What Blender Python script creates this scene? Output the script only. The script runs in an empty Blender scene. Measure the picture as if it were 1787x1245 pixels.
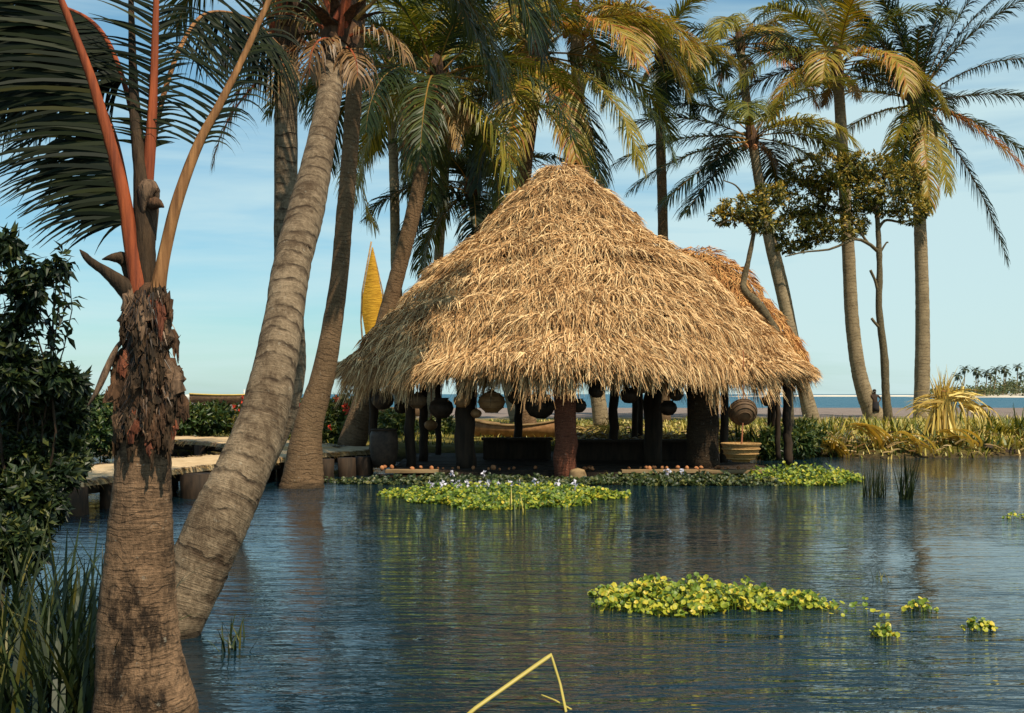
import bpy, math, random
import numpy as np
from mathutils import Vector, Matrix, Quaternion
random.seed(7); np.random.seed(7)
R = math.radians
sc = bpy.context.scene
COL = sc.collection
F, CX, HY, CAMZ = 1986.0, 893.5, 688.0, 1.8     # focal length, principal column, horizon row (photo pixels), eye height

def at(px, py, Y):                               # a point seen at photo pixel (px,py), Y metres away
    return Vector(((px-CX)/F*Y, Y, CAMZ+(HY-py)/F*Y))
def U(a, b): return random.uniform(a, b)
def smooth(a, b, x):
    t = np.clip((x-a)/(b-a), 0, 1); return t*t*(3-2*t)

# ------------------------------------------------------------------ camera, light, sky
cam = bpy.data.cameras.new('camera'); co = bpy.data.objects.new('camera', cam); COL.objects.link(co)
co.location = (0, 0, CAMZ); co.rotation_euler = (R(90), 0, 0)
cam.sensor_width = 36; cam.lens = 36*F/1787; cam.shift_y = (HY-622.5)/1787
cam.clip_start = .1; cam.clip_end = 20000
sc.camera = co
SUN_EL, SUN_AZ = 55.0, 143.0                     # azimuth clockwise from +Y (north)
sv = Vector((math.sin(R(SUN_AZ))*math.cos(R(SUN_EL)), math.cos(R(SUN_AZ))*math.cos(R(SUN_EL)), math.sin(R(SUN_EL))))
sl = bpy.data.lights.new('sun', 'SUN'); sl.energy = 4.6; sl.angle = R(.6); sl.color = (1, .87, .66)
so = bpy.data.objects.new('sun', sl); COL.objects.link(so)
so.rotation_euler = sv.to_track_quat('Z', 'Y').to_euler(); so.location = (10, -20, 30)
vs = sc.view_settings; vs.view_transform = 'Standard'; vs.look = 'None'; vs.gamma = 1; vs.exposure = 0.34
sc.cycles.max_bounces = 8; sc.cycles.sample_clamp_indirect = 6
try: sc.cycles.use_denoising = True
except Exception: pass

class NT:                                        # small node-tree helper
    def __init__(s, tree): s.t = tree; s.n = tree.nodes; s.l = tree.links
    def add(s, typ, **kw):
        n = s.n.new(typ)
        for k, v in kw.items(): setattr(n, k, v)
        return n
    def put(s, sock, v):
        if hasattr(v, 'is_output') or isinstance(v, bpy.types.NodeSocket): s.l.new(v, sock)
        else: sock.default_value = v
    def math(s, op, a, b=0.0, c=None, clamp=False):
        n = s.add('ShaderNodeMath', operation=op); n.use_clamp = clamp
        s.put(n.inputs[0], a); s.put(n.inputs[1], b)
        if c is not None: s.put(n.inputs[2], c)
        return n.outputs[0]
    def mix(s, f, a, b, blend='MIX'):
        n = s.add('ShaderNodeMix', data_type='RGBA', blend_type=blend)
        s.put(n.inputs[0], f); s.put(n.inputs[6], a); s.put(n.inputs[7], b); return n.outputs[2]
    def ramp(s, f, stops):
        n = s.add('ShaderNodeValToRGB'); e = n.color_ramp.elements
        while len(e) < len(stops): e.new(.5)
        for q, (p, c) in zip(e, stops): q.position = p; q.color = (*c, 1) if len(c) == 3 else c
        s.put(n.inputs[0], f); return n.outputs[0]
    def noise(s, vec, scale, detail=4, rough=.55, dist=0):
        n = s.add('ShaderNodeTexNoise'); n.inputs['Scale'].default_value = scale
        n.inputs['Detail'].default_value = detail; n.inputs['Roughness'].default_value = rough; n.inputs['Distortion'].default_value = dist
        if vec is not None: s.l.new(vec, n.inputs['Vector'])
        return n.outputs[0]
    def mapping(s, vec, scale=(1, 1, 1), rot=(0, 0, 0), loc=(0, 0, 0)):
        n = s.add('ShaderNodeMapping'); n.inputs['Scale'].default_value = scale; n.inputs['Rotation'].default_value = rot; n.inputs['Location'].default_value = loc
        s.l.new(vec, n.inputs['Vector']); return n.outputs[0]
    def bump(s, h, strength, dist, normal=None):
        n = s.add('ShaderNodeBump'); n.inputs['Strength'].default_value = strength; n.inputs['Distance'].default_value = dist
        s.l.new(h, n.inputs['Height'])
        if normal is not None: s.l.new(normal, n.inputs['Normal'])
        return n.outputs[0]

w = bpy.data.worlds.new('World'); sc.world = w; w.use_nodes = True
t = NT(w.node_tree); t.n.clear()
sky = t.add('ShaderNodeTexSky', sky_type='NISHITA'); sky.sun_disc = False
sky.sun_elevation = R(SUN_EL); sky.sun_rotation = R(SUN_AZ)
sky.air_density = 1.0; sky.dust_density = .5; sky.ozone_density = 1.6
tc = t.add('ShaderNodeTexCoord').outputs['Generated']
sep = t.add('ShaderNodeSeparateXYZ'); t.l.new(tc, sep.inputs[0])
tint = t.mix(1.0, sky.outputs[0], (.90, 1.24, 1.20, 1), 'MULTIPLY')
cl = t.noise(t.mapping(tc, (1.6, 1.6, 15), (0, R(4), 0), (.3, .1, .7)), 1.6, 5, .55, .4)
cl2 = t.noise(t.mapping(tc, (1, 1, 4)), 1.1, 2)
band = t.math('MULTIPLY', cl, t.math('ADD', t.math('MULTIPLY', cl2, .8), .62))
hi = t.add('ShaderNodeMapRange'); t.l.new(sep.outputs[0], hi.inputs[0]); hi.inputs[1].default_value = -.1; hi.inputs[2].default_value = .55; hi.inputs[3].default_value = 0; hi.inputs[4].default_value = .2
low = t.add('ShaderNodeMapRange'); t.l.new(sep.outputs[2], low.inputs[0]); low.inputs[1].default_value = .45; low.inputs[2].default_value = .05; low.inputs[3].default_value = -.2; low.inputs[4].default_value = .03
band = t.math('ADD', t.math('ADD', band, hi.outputs[0]), low.outputs[0])
cf = t.ramp(band, [(.30, (.08, .08, .08)), (.68, (1, 1, 1))])
hz = t.add('ShaderNodeMapRange'); t.l.new(sep.outputs[2], hz.inputs[0]); hz.inputs[1].default_value = 0; hz.inputs[2].default_value = .30; hz.inputs[3].default_value = .74; hz.inputs[4].default_value = 1
hc = t.add('ShaderNodeCombineColor'); t.l.new(t.math('MULTIPLY', hz.outputs[0], .93), hc.inputs[0]); t.l.new(hz.outputs[0], hc.inputs[1]); t.l.new(t.math('POWER', hz.outputs[0], .62), hc.inputs[2])
tint = t.mix(1.0, tint, hc.outputs[0], 'MULTIPLY')
skyc = t.mix(t.math('MULTIPLY', cf, .82), tint, (5.9, 7.6, 7.7, 1))
bg = t.add('ShaderNodeBackground'); bg.inputs[1].default_value = .088; t.l.new(skyc, bg.inputs[0])
wo = t.add('ShaderNodeOutputWorld'); t.l.new(bg.outputs[0], wo.inputs[0])

# ------------------------------------------------------------------ materials
def new_mat(name):
    m = bpy.data.materials.new(name); m.use_nodes = True
    t = NT(m.node_tree); b = t.n['Principled BSDF']; return m, t, b
def attr(t, name='tint'):
    return t.add('ShaderNodeAttribute', attribute_name=name).outputs['Fac']
def rnd(t): return t.add('ShaderNodeNewGeometry').outputs['Random Per Island']
def objco(t): return t.add('ShaderNodeTexCoord').outputs['Object']
def geopos(t): return t.add('ShaderNodeNewGeometry').outputs['Position']

def leaf_mat(name, stops, trans=.3, jitter=.25, rough=.45, spec=.35):
    m, t, b = new_mat(name)
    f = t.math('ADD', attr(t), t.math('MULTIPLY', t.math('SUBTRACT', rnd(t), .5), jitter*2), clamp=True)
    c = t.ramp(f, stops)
    b.inputs['Roughness'].default_value = rough; b.inputs['Specular IOR Level'].default_value = spec
    t.l.new(c, b.inputs['Base Color'])
    tr = t.add('ShaderNodeBsdfTranslucent'); t.l.new(t.mix(1, c, (1.15, 1.1, .55, 1), 'MULTIPLY'), tr.inputs[0])
    mx = t.add('ShaderNodeMixShader'); mx.inputs[0].default_value = trans
    t.l.new(b.outputs[0], mx.inputs[1]); t.l.new(tr.outputs[0], mx.inputs[2])
    t.l.new(mx.outputs[0], t.n['Material Output'].inputs[0]); return m
def solid(name, c1, c2, scale=6, rough=.8, bump=.3, bd=.02, stretch=(1, 1, 1), jitter=0):
    m, t, b = new_mat(name)
    v = t.mapping(objco(t), stretch)
    n = t.noise(v, scale, 6, .6)
    f = t.math('ADD', n, t.math('MULTIPLY', t.math('SUBTRACT', rnd(t), .5), jitter)) if jitter else n
    t.l.new(t.ramp(f, [(.3, c1), (.7, c2)]), b.inputs['Base Color'])
    b.inputs['Roughness'].default_value = rough; b.inputs['Specular IOR Level'].default_value = .25
    if bump: t.l.new(t.bump(n, bump, bd), b.inputs['Normal'])
    return m
def bark(name, lo, hi, scar, ring=.11, blotch=None, bamt=.0, fiss=0, ramt=.6):
    """palm bark: leaf scars follow the 'tint' attribute, which holds metres along the trunk"""
    m, t, b = new_mat(name)
    u = attr(t); p = objco(t); sp = t.add('ShaderNodeSeparateXYZ'); t.l.new(p, sp.inputs[0])
    cb = t.add('ShaderNodeCombineXYZ'); t.l.new(sp.outputs[0], cb.inputs[0]); t.l.new(sp.outputs[1], cb.inputs[1]); t.l.new(u, cb.inputs[2]); q = cb.outputs[0]
    wob = t.math('ADD', t.math('MULTIPLY', t.noise(p, 2.6, 3), .32), t.math('MULTIPLY', t.noise(p, 9, 3), .07))
    ph = t.math('FRACT', t.math('DIVIDE', t.math('ADD', u, wob), ring))
    r = t.ramp(ph, [(0, (0, 0, 0)), (.12, (1, 1, 1)), (.7, (1, 1, 1)), (1, (0, 0, 0))])
    rb = t.add('ShaderNodeRGBToBW'); t.l.new(r, rb.inputs[0])
    lines = t.noise(t.mapping(q, (5, 5, 75)), 1, 5, .7, .3)
    fine = t.noise(t.mapping(p, (1, 1, .6)), 34, 6, .75)
    big = t.noise(p, 2.4, 5, .65)
    mixd = t.math('ADD', t.math('MULTIPLY', fine, .38), t.math('ADD', t.math('MULTIPLY', big, .34), t.math('MULTIPLY', lines, .28)))
    c = t.ramp(mixd, [(.38, lo), (.60, hi)])
    brk = t.noise(t.mapping(q, (3, 3, 5), (0, 0, 0), (3, 1, 2)), 1.4, 4, .6)
    sf = t.math('MULTIPLY', t.math('SUBTRACT', 1.0, rb.outputs[0]), t.math('MULTIPLY', t.ramp(brk, [(.36, (0, 0, 0)), (.58, (1, 1, 1))]), ramt))
    c = t.mix(sf, c, (*scar, 1))
    if blotch:
        bl = t.noise(t.mapping(p, (1, 1, .5), (0, 0, 0), (1.3, .4, 2.2)), 3.1, 8, .78)
        c = t.mix(t.math('MULTIPLY', t.ramp(bl, [(.50, (0, 0, 0)), (.60, (1, 1, 1))]), bamt), c, (*blotch, 1))
    wl = t.noise(t.mapping(p, (1, 1, 1), (0, 0, 0), (7, 2, 5)), 16, 5, .75)
    c = t.mix(t.math('MULTIPLY', t.ramp(wl, [(.62, (0, 0, 0)), (.70, (1, 1, 1))]), .55), c, (.46, .42, .33, 1))
    gz_ = t.add('ShaderNodeSeparateXYZ'); t.l.new(geopos(t), gz_.inputs[0]); wet = t.add('ShaderNodeMapRange'); t.l.new(t.math('SUBTRACT', gz_.outputs[2], t.math('MULTIPLY', big, .5)), wet.inputs[0]); wet.inputs[1].default_value = -.12; wet.inputs[2].default_value = -.24
    c = t.mix(t.math('MULTIPLY', wet.outputs[0], .75), c, (.02, .016, .011, 1))
    t.l.new(c, b.inputs['Base Color']); b.inputs['Roughness'].default_value = .9; b.inputs['Specular IOR Level'].default_value = .15
    hgt = t.math('ADD', t.math('MULTIPLY', sf, -.5), t.math('ADD', t.math('MULTIPLY', fine, .8), t.math('MULTIPLY', lines, .7)))
    if fiss:
        fv = t.noise(t.mapping(p, (1, 1, .10)), 20, 5, .65)
        hgt = t.math('ADD', hgt, t.math('MULTIPLY', fv, fiss))
    t.l.new(t.bump(hgt, 1.0, .03), b.inputs['Normal']); return m

M = {}
G_DK, G_MD, G_YL, G_OR = (.022, .040, .008), (.06, .085, .012), (.27, .22, .025), (.22, .085, .02)
M['frond'] = leaf_mat('frond leaflets', [(0, (.010, .020, .008)), (.35, (.04, .058, .010)), (.62, (.17, .165, .018)), (.82, (.34, .25, .028)), (1, (.40, .12, .03))], .28, .14)  # tint holds leaf age, and also sunlit yellow against shaded dark fronds
M['frond_near'] = leaf_mat('near frond leaflets', [(0, (.006, .010, .005)), (.55, (.018, .024, .006)), (1, (.12, .085, .016))], .1, .3, .6, .15)
M['dryfrond'] = leaf_mat('dry leaflets', [(0, (.10, .05, .02)), (.5, (.24, .13, .05)), (1, (.38, .25, .10))], .15, .3)
M['rachis'] = solid('frond stalk', (.16, .09, .02), (.30, .15, .03), 8, .6, .1)
M['petiole_red'] = solid('red petiole', (.08, .016, .008), (.38, .085, .025), 26, .75, 1.0, .012, (1, 1, .08))
M['petiole_tan'] = solid('tan petiole', (.11, .045, .016), (.40, .19, .07), 26, .75, 1.0, .012, (1, 1, .08))
M['spear'] = solid('dark spear', (.010, .007, .004), (.075, .042, .02), 20, .8, 1.0, .03, (1, 1, .16))
M['bark_pale'] = bark('grey palm bark', (.085, .055, .032), (.36, .265, .17), (.045, .028, .018), .15, (.055, .032, .018), .6, 0, .95)
M['bark_fore'] = bark('weathered palm bark', (.08, .048, .027), (.36, .215, .12), (.04, .026, .016), .05, (.012, .009, .007), .9, 1.5, .45)
M['bark_brown'] = bark('brown palm bark', (.085, .05, .025), (.25, .155, .085), (.05, .03, .018), .09, (.09, .06, .03), .3)
M['bark_far'] = bark('distant palm bark', (.13, .095, .055), (.37, .28, .17), (.06, .045, .03), .16)
M['fibre'] = solid('leaf sheath fibre', (.012, .007, .004), (.14, .07, .035), 22, .9, 1.0, .04, (1, 1, .16))
M['fibre_red'] = solid('reddish leaf sheath', (.035, .010, .006), (.27, .085, .04), 26, .8, 1.0, .03, (1, 1, .16))
M['fibre_pale'] = solid('pale papery sheath', (.03, .017, .011), (.24, .145, .085), 30, .85, 1.0, .03, (1, 1, .16))
M['treebark'] = solid('tree bark', (.045, .035, .02), (.17, .13, .07), 14, .9, .8, .02)
M['darkwood'] = solid('dark wood', (.012, .008, .005), (.05, .03, .017), 10, .8, .6, .02, (1, 1, .15))
M['bark_shaded'] = bark('shaded palm log', (.018, .012, .008), (.07, .045, .025), (.02, .012, .008), .07)  # palm log bark darkened to carry the shade inside the hut
M['postred'] = bark('reddish palm log', (.10, .035, .02), (.26, .09, .05), (.04, .018, .012), .06)
M['plank'] = solid('pale plank', (.12, .075, .035), (.42, .28, .14), 7, .8, .4, .01, (.15, 1, 1))
M['deck'] = solid('sandy deck', (.40, .27, .14), (.60, .44, .26), 5, .95, .6, .03)
M['basket'] = solid('woven basket', (.20, .10, .035), (.48, .29, .11), 30, .8, .8, .02, (1, 1, 2))
M['clay'] = solid('dark clay', (.02, .014, .01), (.07, .045, .03), 8, .6, .2)
M['gourd'] = solid('brown gourd', (.17, .08, .03), (.36, .19, .08), 6, .6, .3)
M['rope'] = solid('rope', (.30, .10, .05), (.45, .18, .08), 30, .9, .3)
M['sail'] = solid('yellow sailcloth', (.34, .16, .010), (.66, .36, .03), 5, .85, .9, .05, (.5, 1, 4))
M['hullwood'] = solid('dark hull', (.06, .035, .02), (.17, .10, .05), 5, .7, .3)
M['hullyellow'] = solid('yellow gunwale', (.50, .33, .06), (.62, .44, .12), 5, .6, .1)
M['paleboat'] = solid('pale boat paint', (.45, .45, .42), (.62, .62, .58), 4, .6, .1)
M['husk'] = solid('coconut husk', (.22, .07, .025), (.50, .22, .09), 7, .8, .4)
M['skin'] = solid('brown skin', (.045, .025, .016), (.06, .034, .02), 6, .5, 0)
M['cloth'] = solid('dark cloth', (.02, .018, .02), (.035, .03, .03), 9, .9, .1)
M['hair'] = solid('black hair', (.008, .006, .005), (.015, .012, .01), 30, .8, .3)
M['broad'] = leaf_mat('broad leaves', [(0, (.012, .022, .006)), (.4, (.05, .065, .012)), (.72, (.25, .22, .035)), (1, (.46, .30, .05))], .25, .4)
M['dkleaf'] = leaf_mat('shaded shrub leaves', [(0, (.006, .013, .006)), (.55, (.024, .042, .012)), (1, (.13, .13, .03))], .2, .38)  # dark albedo carries the shade lying on the left bank shrubs
M['shrub'] = leaf_mat('green shrub leaves', [(0, (.012, .03, .008)), (.5, (.04, .075, .016)), (1, (.16, .16, .03))], .2, .3)
M['strap'] = leaf_mat('strap leaves', [(0, (.012, .022, .007)), (.6, (.04, .055, .013)), (1, (.19, .15, .03))], .2, .3)
M['reed'] = leaf_mat('yellow green reeds', [(0, (.03, .055, .012)), (.42, (.15, .17, .025)), (.72, (.44, .36, .06)), (1, (.62, .47, .15))], .2, .35)
M['straw'] = leaf_mat('dry straw', [(0, (.36, .22, .035)), (.5, (.60, .42, .085)), (1, (.74, .58, .20))], .12, .3)
M['straw_dull'] = leaf_mat('dull straw edge', [(0, (.12, .06, .02)), (.5, (.32, .20, .07)), (1, (.52, .36, .16))], .1, .3)
M['fibre_tuft'] = leaf_mat('torn palm fibre', [(0, (.012, .007, .004)), (.6, (.06, .032, .017)), (1, (.17, .10, .055))], .05, .3)
M['hyac'] = leaf_mat('hyacinth leaves', [(0, (.03, .07, .012)), (.45, (.14, .21, .02)), (.8, (.42, .40, .03)), (1, (.60, .46, .05))], .22, .33)
M['hyac_shade'] = leaf_mat('shaded water leaves', [(0, (.012, .025, .008)), (.6, (.04, .06, .015)), (1, (.16, .15, .04))], .2, .35)  # darker copy of the hyacinth leaves, shade by the hut put into the colour
M['flower'] = solid('pale lilac flower', (.40, .38, .47), (.62, .60, .68), 12, .7, 0)
M['redflower'] = solid('red flower', (.50, .03, .02), (.70, .08, .03), 9, .6, 0)
M['isl'] = leaf_mat('island scrub', [(0, (.05, .075, .03)), (.6, (.12, .14, .05)), (1, (.20, .19, .08))], .1, .3)

def thatch_mat(name, dark, mid, lite):
    m, t, b = new_mat(name)
    p = geopos(t)
    f = t.math('ADD', t.math('MULTIPLY', rnd(t), .8), t.math('MULTIPLY', t.noise(p, .8, 5, .65), .5))
    t.l.new(t.ramp(f, [(.18, dark), (.58, mid), (1.0, lite)]), b.inputs['Base Color'])
    b.inputs['Roughness'].default_value = .75; b.inputs['Specular IOR Level'].default_value = .2; return m
M['thatch'] = thatch_mat('golden thatch', (.09, .04, .016), (.47, .26, .105), (.80, .56, .29))
M['thatch2'] = thatch_mat('rusty thatch', (.22, .08, .025), (.50, .23, .075), (.62, .36, .13))
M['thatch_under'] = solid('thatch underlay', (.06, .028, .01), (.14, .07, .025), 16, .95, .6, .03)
M['shaded_under'] = solid('shaded thatch underside', (.03, .018, .01), (.07, .04, .02), 12, .95, .5)  # thatch underside darkened, the shade under the roof put into its colour

def ground_mat():
    m, t, b = new_mat('sandy ground')
    p = geopos(t); sp = t.add('ShaderNodeSeparateXYZ'); t.l.new(p, sp.inputs[0])
    n = t.noise(p, .5, 6, .6); n2 = t.noise(p, 9, 5, .65)
    mud = t.ramp(n2, [(.3, (.025, .018, .010)), (.7, (.09, .065, .03))])
    grass = t.ramp(t.noise(p, 2.3, 5, .65), [(.3, (.055, .06, .015)), (.55, (.17, .135, .03)), (.75, (.27, .18, .06))])
    sand = t.ramp(t.math('ADD', t.math('MULTIPLY', n, .6), t.math('MULTIPLY', n2, .4)), [(.35, (.15, .115, .10)), (.65, (.25, .20, .175))])
    wet = t.add('ShaderNodeMapRange'); t.l.new(t.math('ADD', sp.outputs[2], t.math('MULTIPLY', n2, .25)), wet.inputs[0]); wet.inputs[1].default_value = .2; wet.inputs[2].default_value = .42
    far = t.add('ShaderNodeMapRange'); t.l.new(t.math('ADD', sp.outputs[1], t.math('MULTIPLY', n, 14)), far.inputs[0]); far.inputs[1].default_value = 62; far.inputs[2].default_value = 70
    c = t.mix(wet.outputs[0], mud, grass); c = t.mix(far.outputs[0], c, sand)
    t.l.new(c, b.inputs['Base Color']); b.inputs['Roughness'].default_value = .95; b.inputs['Specular IOR Level'].default_value = .1
    t.l.new(t.bump(n2, .6, .06), b.inputs['Normal']); return m
M['ground'] = ground_mat()
def water_mat(name, deep, rip, s1, s2, bd, rough=.06, spec=.5):
    m, t, b = new_mat(name)
    p = geopos(t)
    wr = t.noise(p, .35, 2)
    a = t.noise(t.mapping(p, (s1[0], s1[1], 1), (0, 0, R(7))), 1, 3, .5, .6)
    c = t.noise(t.mapping(p, (s2[0], s2[1], 1), (0, 0, R(-9)), (4, 2, 0)), 1, 3, .55, .5)
    patch = t.ramp(t.noise(t.mapping(p, (1, .6, 1)), .22, 2), [(.36, (.2, .2, .2)), (.60, (1, 1, 1))])
    h = t.math('MULTIPLY', t.math('ADD', a, t.math('MULTIPLY', c, .36)), patch)
    t.l.new(t.bump(h, rip, bd), b.inputs['Normal'])
    t.l.new(t.ramp(wr, [(.3, deep[0]), (.7, deep[1])]), b.inputs['Base Color'])
    b.inputs['Roughness'].default_value = rough; b.inputs['IOR'].default_value = 1.33; b.inputs['Specular IOR Level'].default_value = spec
    return m
M['lagoon'] = water_mat('lagoon water', ((.003, .017, .030), (.006, .017, .023)), 1.0, (.7, 3.0), (3.4, 11.5), .068, .025)
M['sea'] = water_mat('sea water', ((.012, .075, .125), (.018, .095, .15)), 1.0, (.3, 1.0), (.9, 3), .5, .35, .12)

# ------------------------------------------------------------------ mesh building
class MB:
    def __init__(s): s.v = []; s.f = []; s.m = []; s.a = []; s.np = []
    def add(s, vs, fs, mi=0, tint=0.5):
        o = len(s.v); s.v.extend([tuple(q) for q in vs])
        s.a.extend(tint if isinstance(tint, (list, tuple)) else [tint]*len(vs))
        for q in fs: s.f.append(tuple(o+i for i in q)); s.m.append(mi)
    def build(s, name, mats, parent=None, smooth=False, loc=None):
        me = bpy.data.meshes.new(name); me.from_pydata(s.v, [], s.f)
        mats = mats if isinstance(mats, list) else [mats]
        for q in mats: me.materials.append(M[q] if isinstance(q, str) else q)
        if len(mats) > 1: me.polygons.foreach_set('material_index', s.m)
        at_ = me.attributes.new('tint', 'FLOAT', 'POINT'); at_.data.foreach_set('value', s.a)
        if smooth: me.polygons.foreach_set('use_smooth', [True]*len(me.polygons))
        me.update(); o = bpy.data.objects.new(name, me); COL.objects.link(o)
        if parent is not None:
            o.parent = parent
            if parent.type == 'EMPTY': o.matrix_parent_inverse = Matrix.Translation(-parent.location)
        return o
    def box(s, c, d, rz=0, mi=0, tint=.5):
        cs, sn = math.cos(rz), math.sin(rz); vs = []
        for x in (-1, 1):
            for y in (-1, 1):
                for z in (-1, 1):
                    X, Y = x*d[0]/2, y*d[1]/2; vs.append((c[0]+X*cs-Y*sn, c[1]+X*sn+Y*cs, c[2]+z*d[2]/2))
        s.add(vs, [(0, 1, 3, 2), (4, 6, 7, 5), (0, 4, 5, 1), (2, 3, 7, 6), (0, 2, 6, 4), (1, 5, 7, 3)], mi, tint)
    def tube(s, pts, rad, sides=10, mi=0, cap=True, tint=None, jit=0, flat=None):
        pts = [Vector(p) for p in pts]; n = len(pts); vs = []; ti = []; u = 0
        ref = None
        for i, p in enumerate(pts):
            T = (pts[min(i+1, n-1)]-pts[max(i-1, 0)]).normalized()
            if i: u += (p-pts[i-1]).length
            if ref is None:
                ref = Vector((1, 0, 0)) if abs(T.x) < .8 else Vector((0, 1, 0))
            A = (ref-T*ref.dot(T)).normalized(); ref = A; B = T.cross(A)
            r = rad[i] if isinstance(rad, (list, tuple)) else rad
            for k in range(sides):
                g = 2*math.pi*k/sides; rr = r*(1+(U(-jit, jit) if jit else 0))
                fl = flat if flat else 1
                vs.append(p+A*math.cos(g)*rr+B*math.sin(g)*rr*fl); ti.append(u if tint is None else tint)
        fs = [(i*sides+k, i*sides+(k+1) % sides, (i+1)*sides+(k+1) % sides, (i+1)*sides+k) for i in range(n-1) for k in range(sides)]
        if cap:
            fs.append(tuple(range(sides))[::-1]); fs.append(tuple((n-1)*sides+k for k in range(sides)))
        s.add(vs, fs, mi, ti)
    def lathe(s, c, prof, sides=20, mi=0, tint=.5, sx=1, rot=None):
        vs = []
        for r, z in prof:
            for k in range(sides):
                g = 2*math.pi*k/sides; q = Vector((r*math.cos(g)*sx, r*math.sin(g), z))
                if rot: q = rot @ q
                vs.append(Vector(c)+q)
        n = len(prof)
        s.add(vs, [(i*sides+k, i*sides+(k+1) % sides, (i+1)*sides+(k+1) % sides, (i+1)*sides+k) for i in range(n-1) for k in range(sides)], mi, tint)
    def leaf(s, p, d, nrm, L, W, mi=0, tint=.5, fold=.15, droop=.2):
        d = d.normalized(); side = d.cross(nrm)
        side = side.normalized() if side.length > 1e-5 else d.orthogonal().normalized(); nn = side.cross(d)
        m = p+d*L*.45; e = p+d*L-nn*L*droop
        s.add([p, m+side*W*.5+nn*fold*W, m-nn*fold*W*.3, m-side*W*.5+nn*fold*W, e], [(0, 1, 2), (0, 2, 3), (1, 4, 2), (2, 4, 3)], mi, tint)
    def blade(s, p, d, L, W, droop, wd=None, segs=4, mi=0, tint=.5):
        d = d.normalized(); step = L/segs; vs = []; q = p.copy()
        if wd is None: wd = d.cross(Vector((0, 0, 1)))
        wd = wd.normalized() if wd.length > 1e-4 else Vector((1, 0, 0))
        for i in range(segs+1):
            ww = W*.5*(1-(i/segs)**2*.92); vs += [q-wd*ww, q+wd*ww]
            q = q+d*step; d = (d+Vector((0, 0, -droop/segs*(.5+i/segs)))).normalized()
        s.add(vs, [(2*i, 2*i+1, 2*i+3, 2*i+2) for i in range(segs)], mi, tint)
def thing(name, label, cat, loc, group=None):
    o = bpy.data.objects.new(name, None); COL.objects.link(o); o.location = loc; o.empty_display_size = .2
    o['label'] = label; o['category'] = cat
    if group: o['group'] = group
    return o
def tag(o, label, cat, group=None):
    o['label'] = label; o['category'] = cat
    if group: o['group'] = group
    return o
def struct(o): o['kind'] = 'structure'; return o
def crom(pts, n):                                # Catmull-Rom through points (any dimension)
    P = [np.array(p, float) for p in pts]; P = [2*P[0]-P[1]]+P+[2*P[-1]-P[-2]]; out = []; k = len(P)-3
    for i in range(n):
        u = i/(n-1)*k; j = min(int(u), k-1); f = u-j; a, b, c, d = P[j:j+4]
        out.append(.5*((2*b)+(c-a)*f+(2*a-5*b+4*c-d)*f*f+(3*b-a-3*c+d)*f**3))
    return out
def rdir():
    z = U(-1, 1); a = U(0, 6.283); r = math.sqrt(1-z*z); return Vector((r*math.cos(a), r*math.sin(a), z))

# ------------------------------------------------------------------ ground and water
def hgt(x, y):
    x = np.asarray(x, float); y = np.asarray(y, float)
    wob = .5*np.sin(x*.9+1)+.35*np.sin(x*2.3)
    yb = 31.0+1.2*smooth(4, 9, x)+2.2*smooth(-5, -9, x)+wob
    h = -.6+.95*smooth(yb-1.5, yb+1.2, y)+.2*smooth(yb+2, yb+16, y)
    land = smooth(-1.2, 1.2, -.43*y-x)*smooth(4, 9, y)
    h = np.maximum(h, -.6+1.0*land)
    mound = np.exp(-((x+2.9)/.9)**2-((y-5.2)/1.4)**2)*1.0
    h = np.maximum(h, -.6+mound*.95)
    m2 = np.exp(-((x+2.5)/.6)**2-((y-8.7)/.5)**2)
    h = np.maximum(h, -.6+m2*.72)
    h = h+.45*smooth(-14, -30, x)*smooth(60, 100, y)
    h = h-.18*smooth(70, 100, y)-.9*smooth(118, 142, y)
    return h+.03*np.sin(x*3.1+y*1.7)*np.sin(y*2.3-x)
def H(x, y): return float(hgt(x, y))
xs = np.unique(np.concatenate([np.linspace(-26, 30, 140), np.linspace(-420, -26, 60), np.linspace(30, 420, 60)]))
ys = np.unique(np.concatenate([np.linspace(-12, 60, 200), np.linspace(60, 170, 60)]))
X, Y = np.meshgrid(xs, ys); Z = hgt(X, Y)
b = MB(); nx, ny = len(xs), len(ys)
b.v = [tuple(q) for q in np.stack([X.ravel(), Y.ravel(), Z.ravel()], 1)]; b.a = [0.5]*len(b.v)
b.f = [(j*nx+i, j*nx+i+1, (j+1)*nx+i+1, (j+1)*nx+i) for j in range(ny-1) for i in range(nx-1)]; b.m = [0]*len(b.f)
struct(b.build('ground', 'ground', smooth=True))
def sheet(name, x0, x1, y0, y1, z, mat):
    b = MB(); b.add([(x0, y0, z), (x1, y0, z), (x1, y1, z), (x0, y1, z)], [(0, 1, 2, 3)]); return struct(b.build(name, mat))
sheet('lagoon_water', -60, 70, -14, 45, 0, 'lagoon')
sheet('sea', -7000, 7000, 80, 15000, -.02, 'sea')
M['whitesand'] = solid('pale sand', (.50, .44, .36), (.66, .60, .50), .05, .95, 0)
def strip(name, x0, x1, y0, y1, z, mat):
    b = MB(); n = 40
    for i in range(n):
        u = i/(n-1); x = x0+(x1-x0)*u; e = min(1, 8*u, 8*(1-u))
        b.v += [(x, y0+4*math.sin(u*17), -.3), (x, (y0+y1)/2, z*e), (x, y1, -.3)]; b.a += [.5]*3
    for i in range(n-1):
        for k in range(2): b.f.append((i*3+k, i*3+3+k, i*3+4+k, i*3+k+1)); b.m.append(0)
    return struct(b.build(name, mat, smooth=True))
strip('sandbar', 150, 480, 790, 830, 1.1, 'whitesand')
strip('island_ground', 236, 420, 590, 720, 2.2, 'whitesand')

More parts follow.
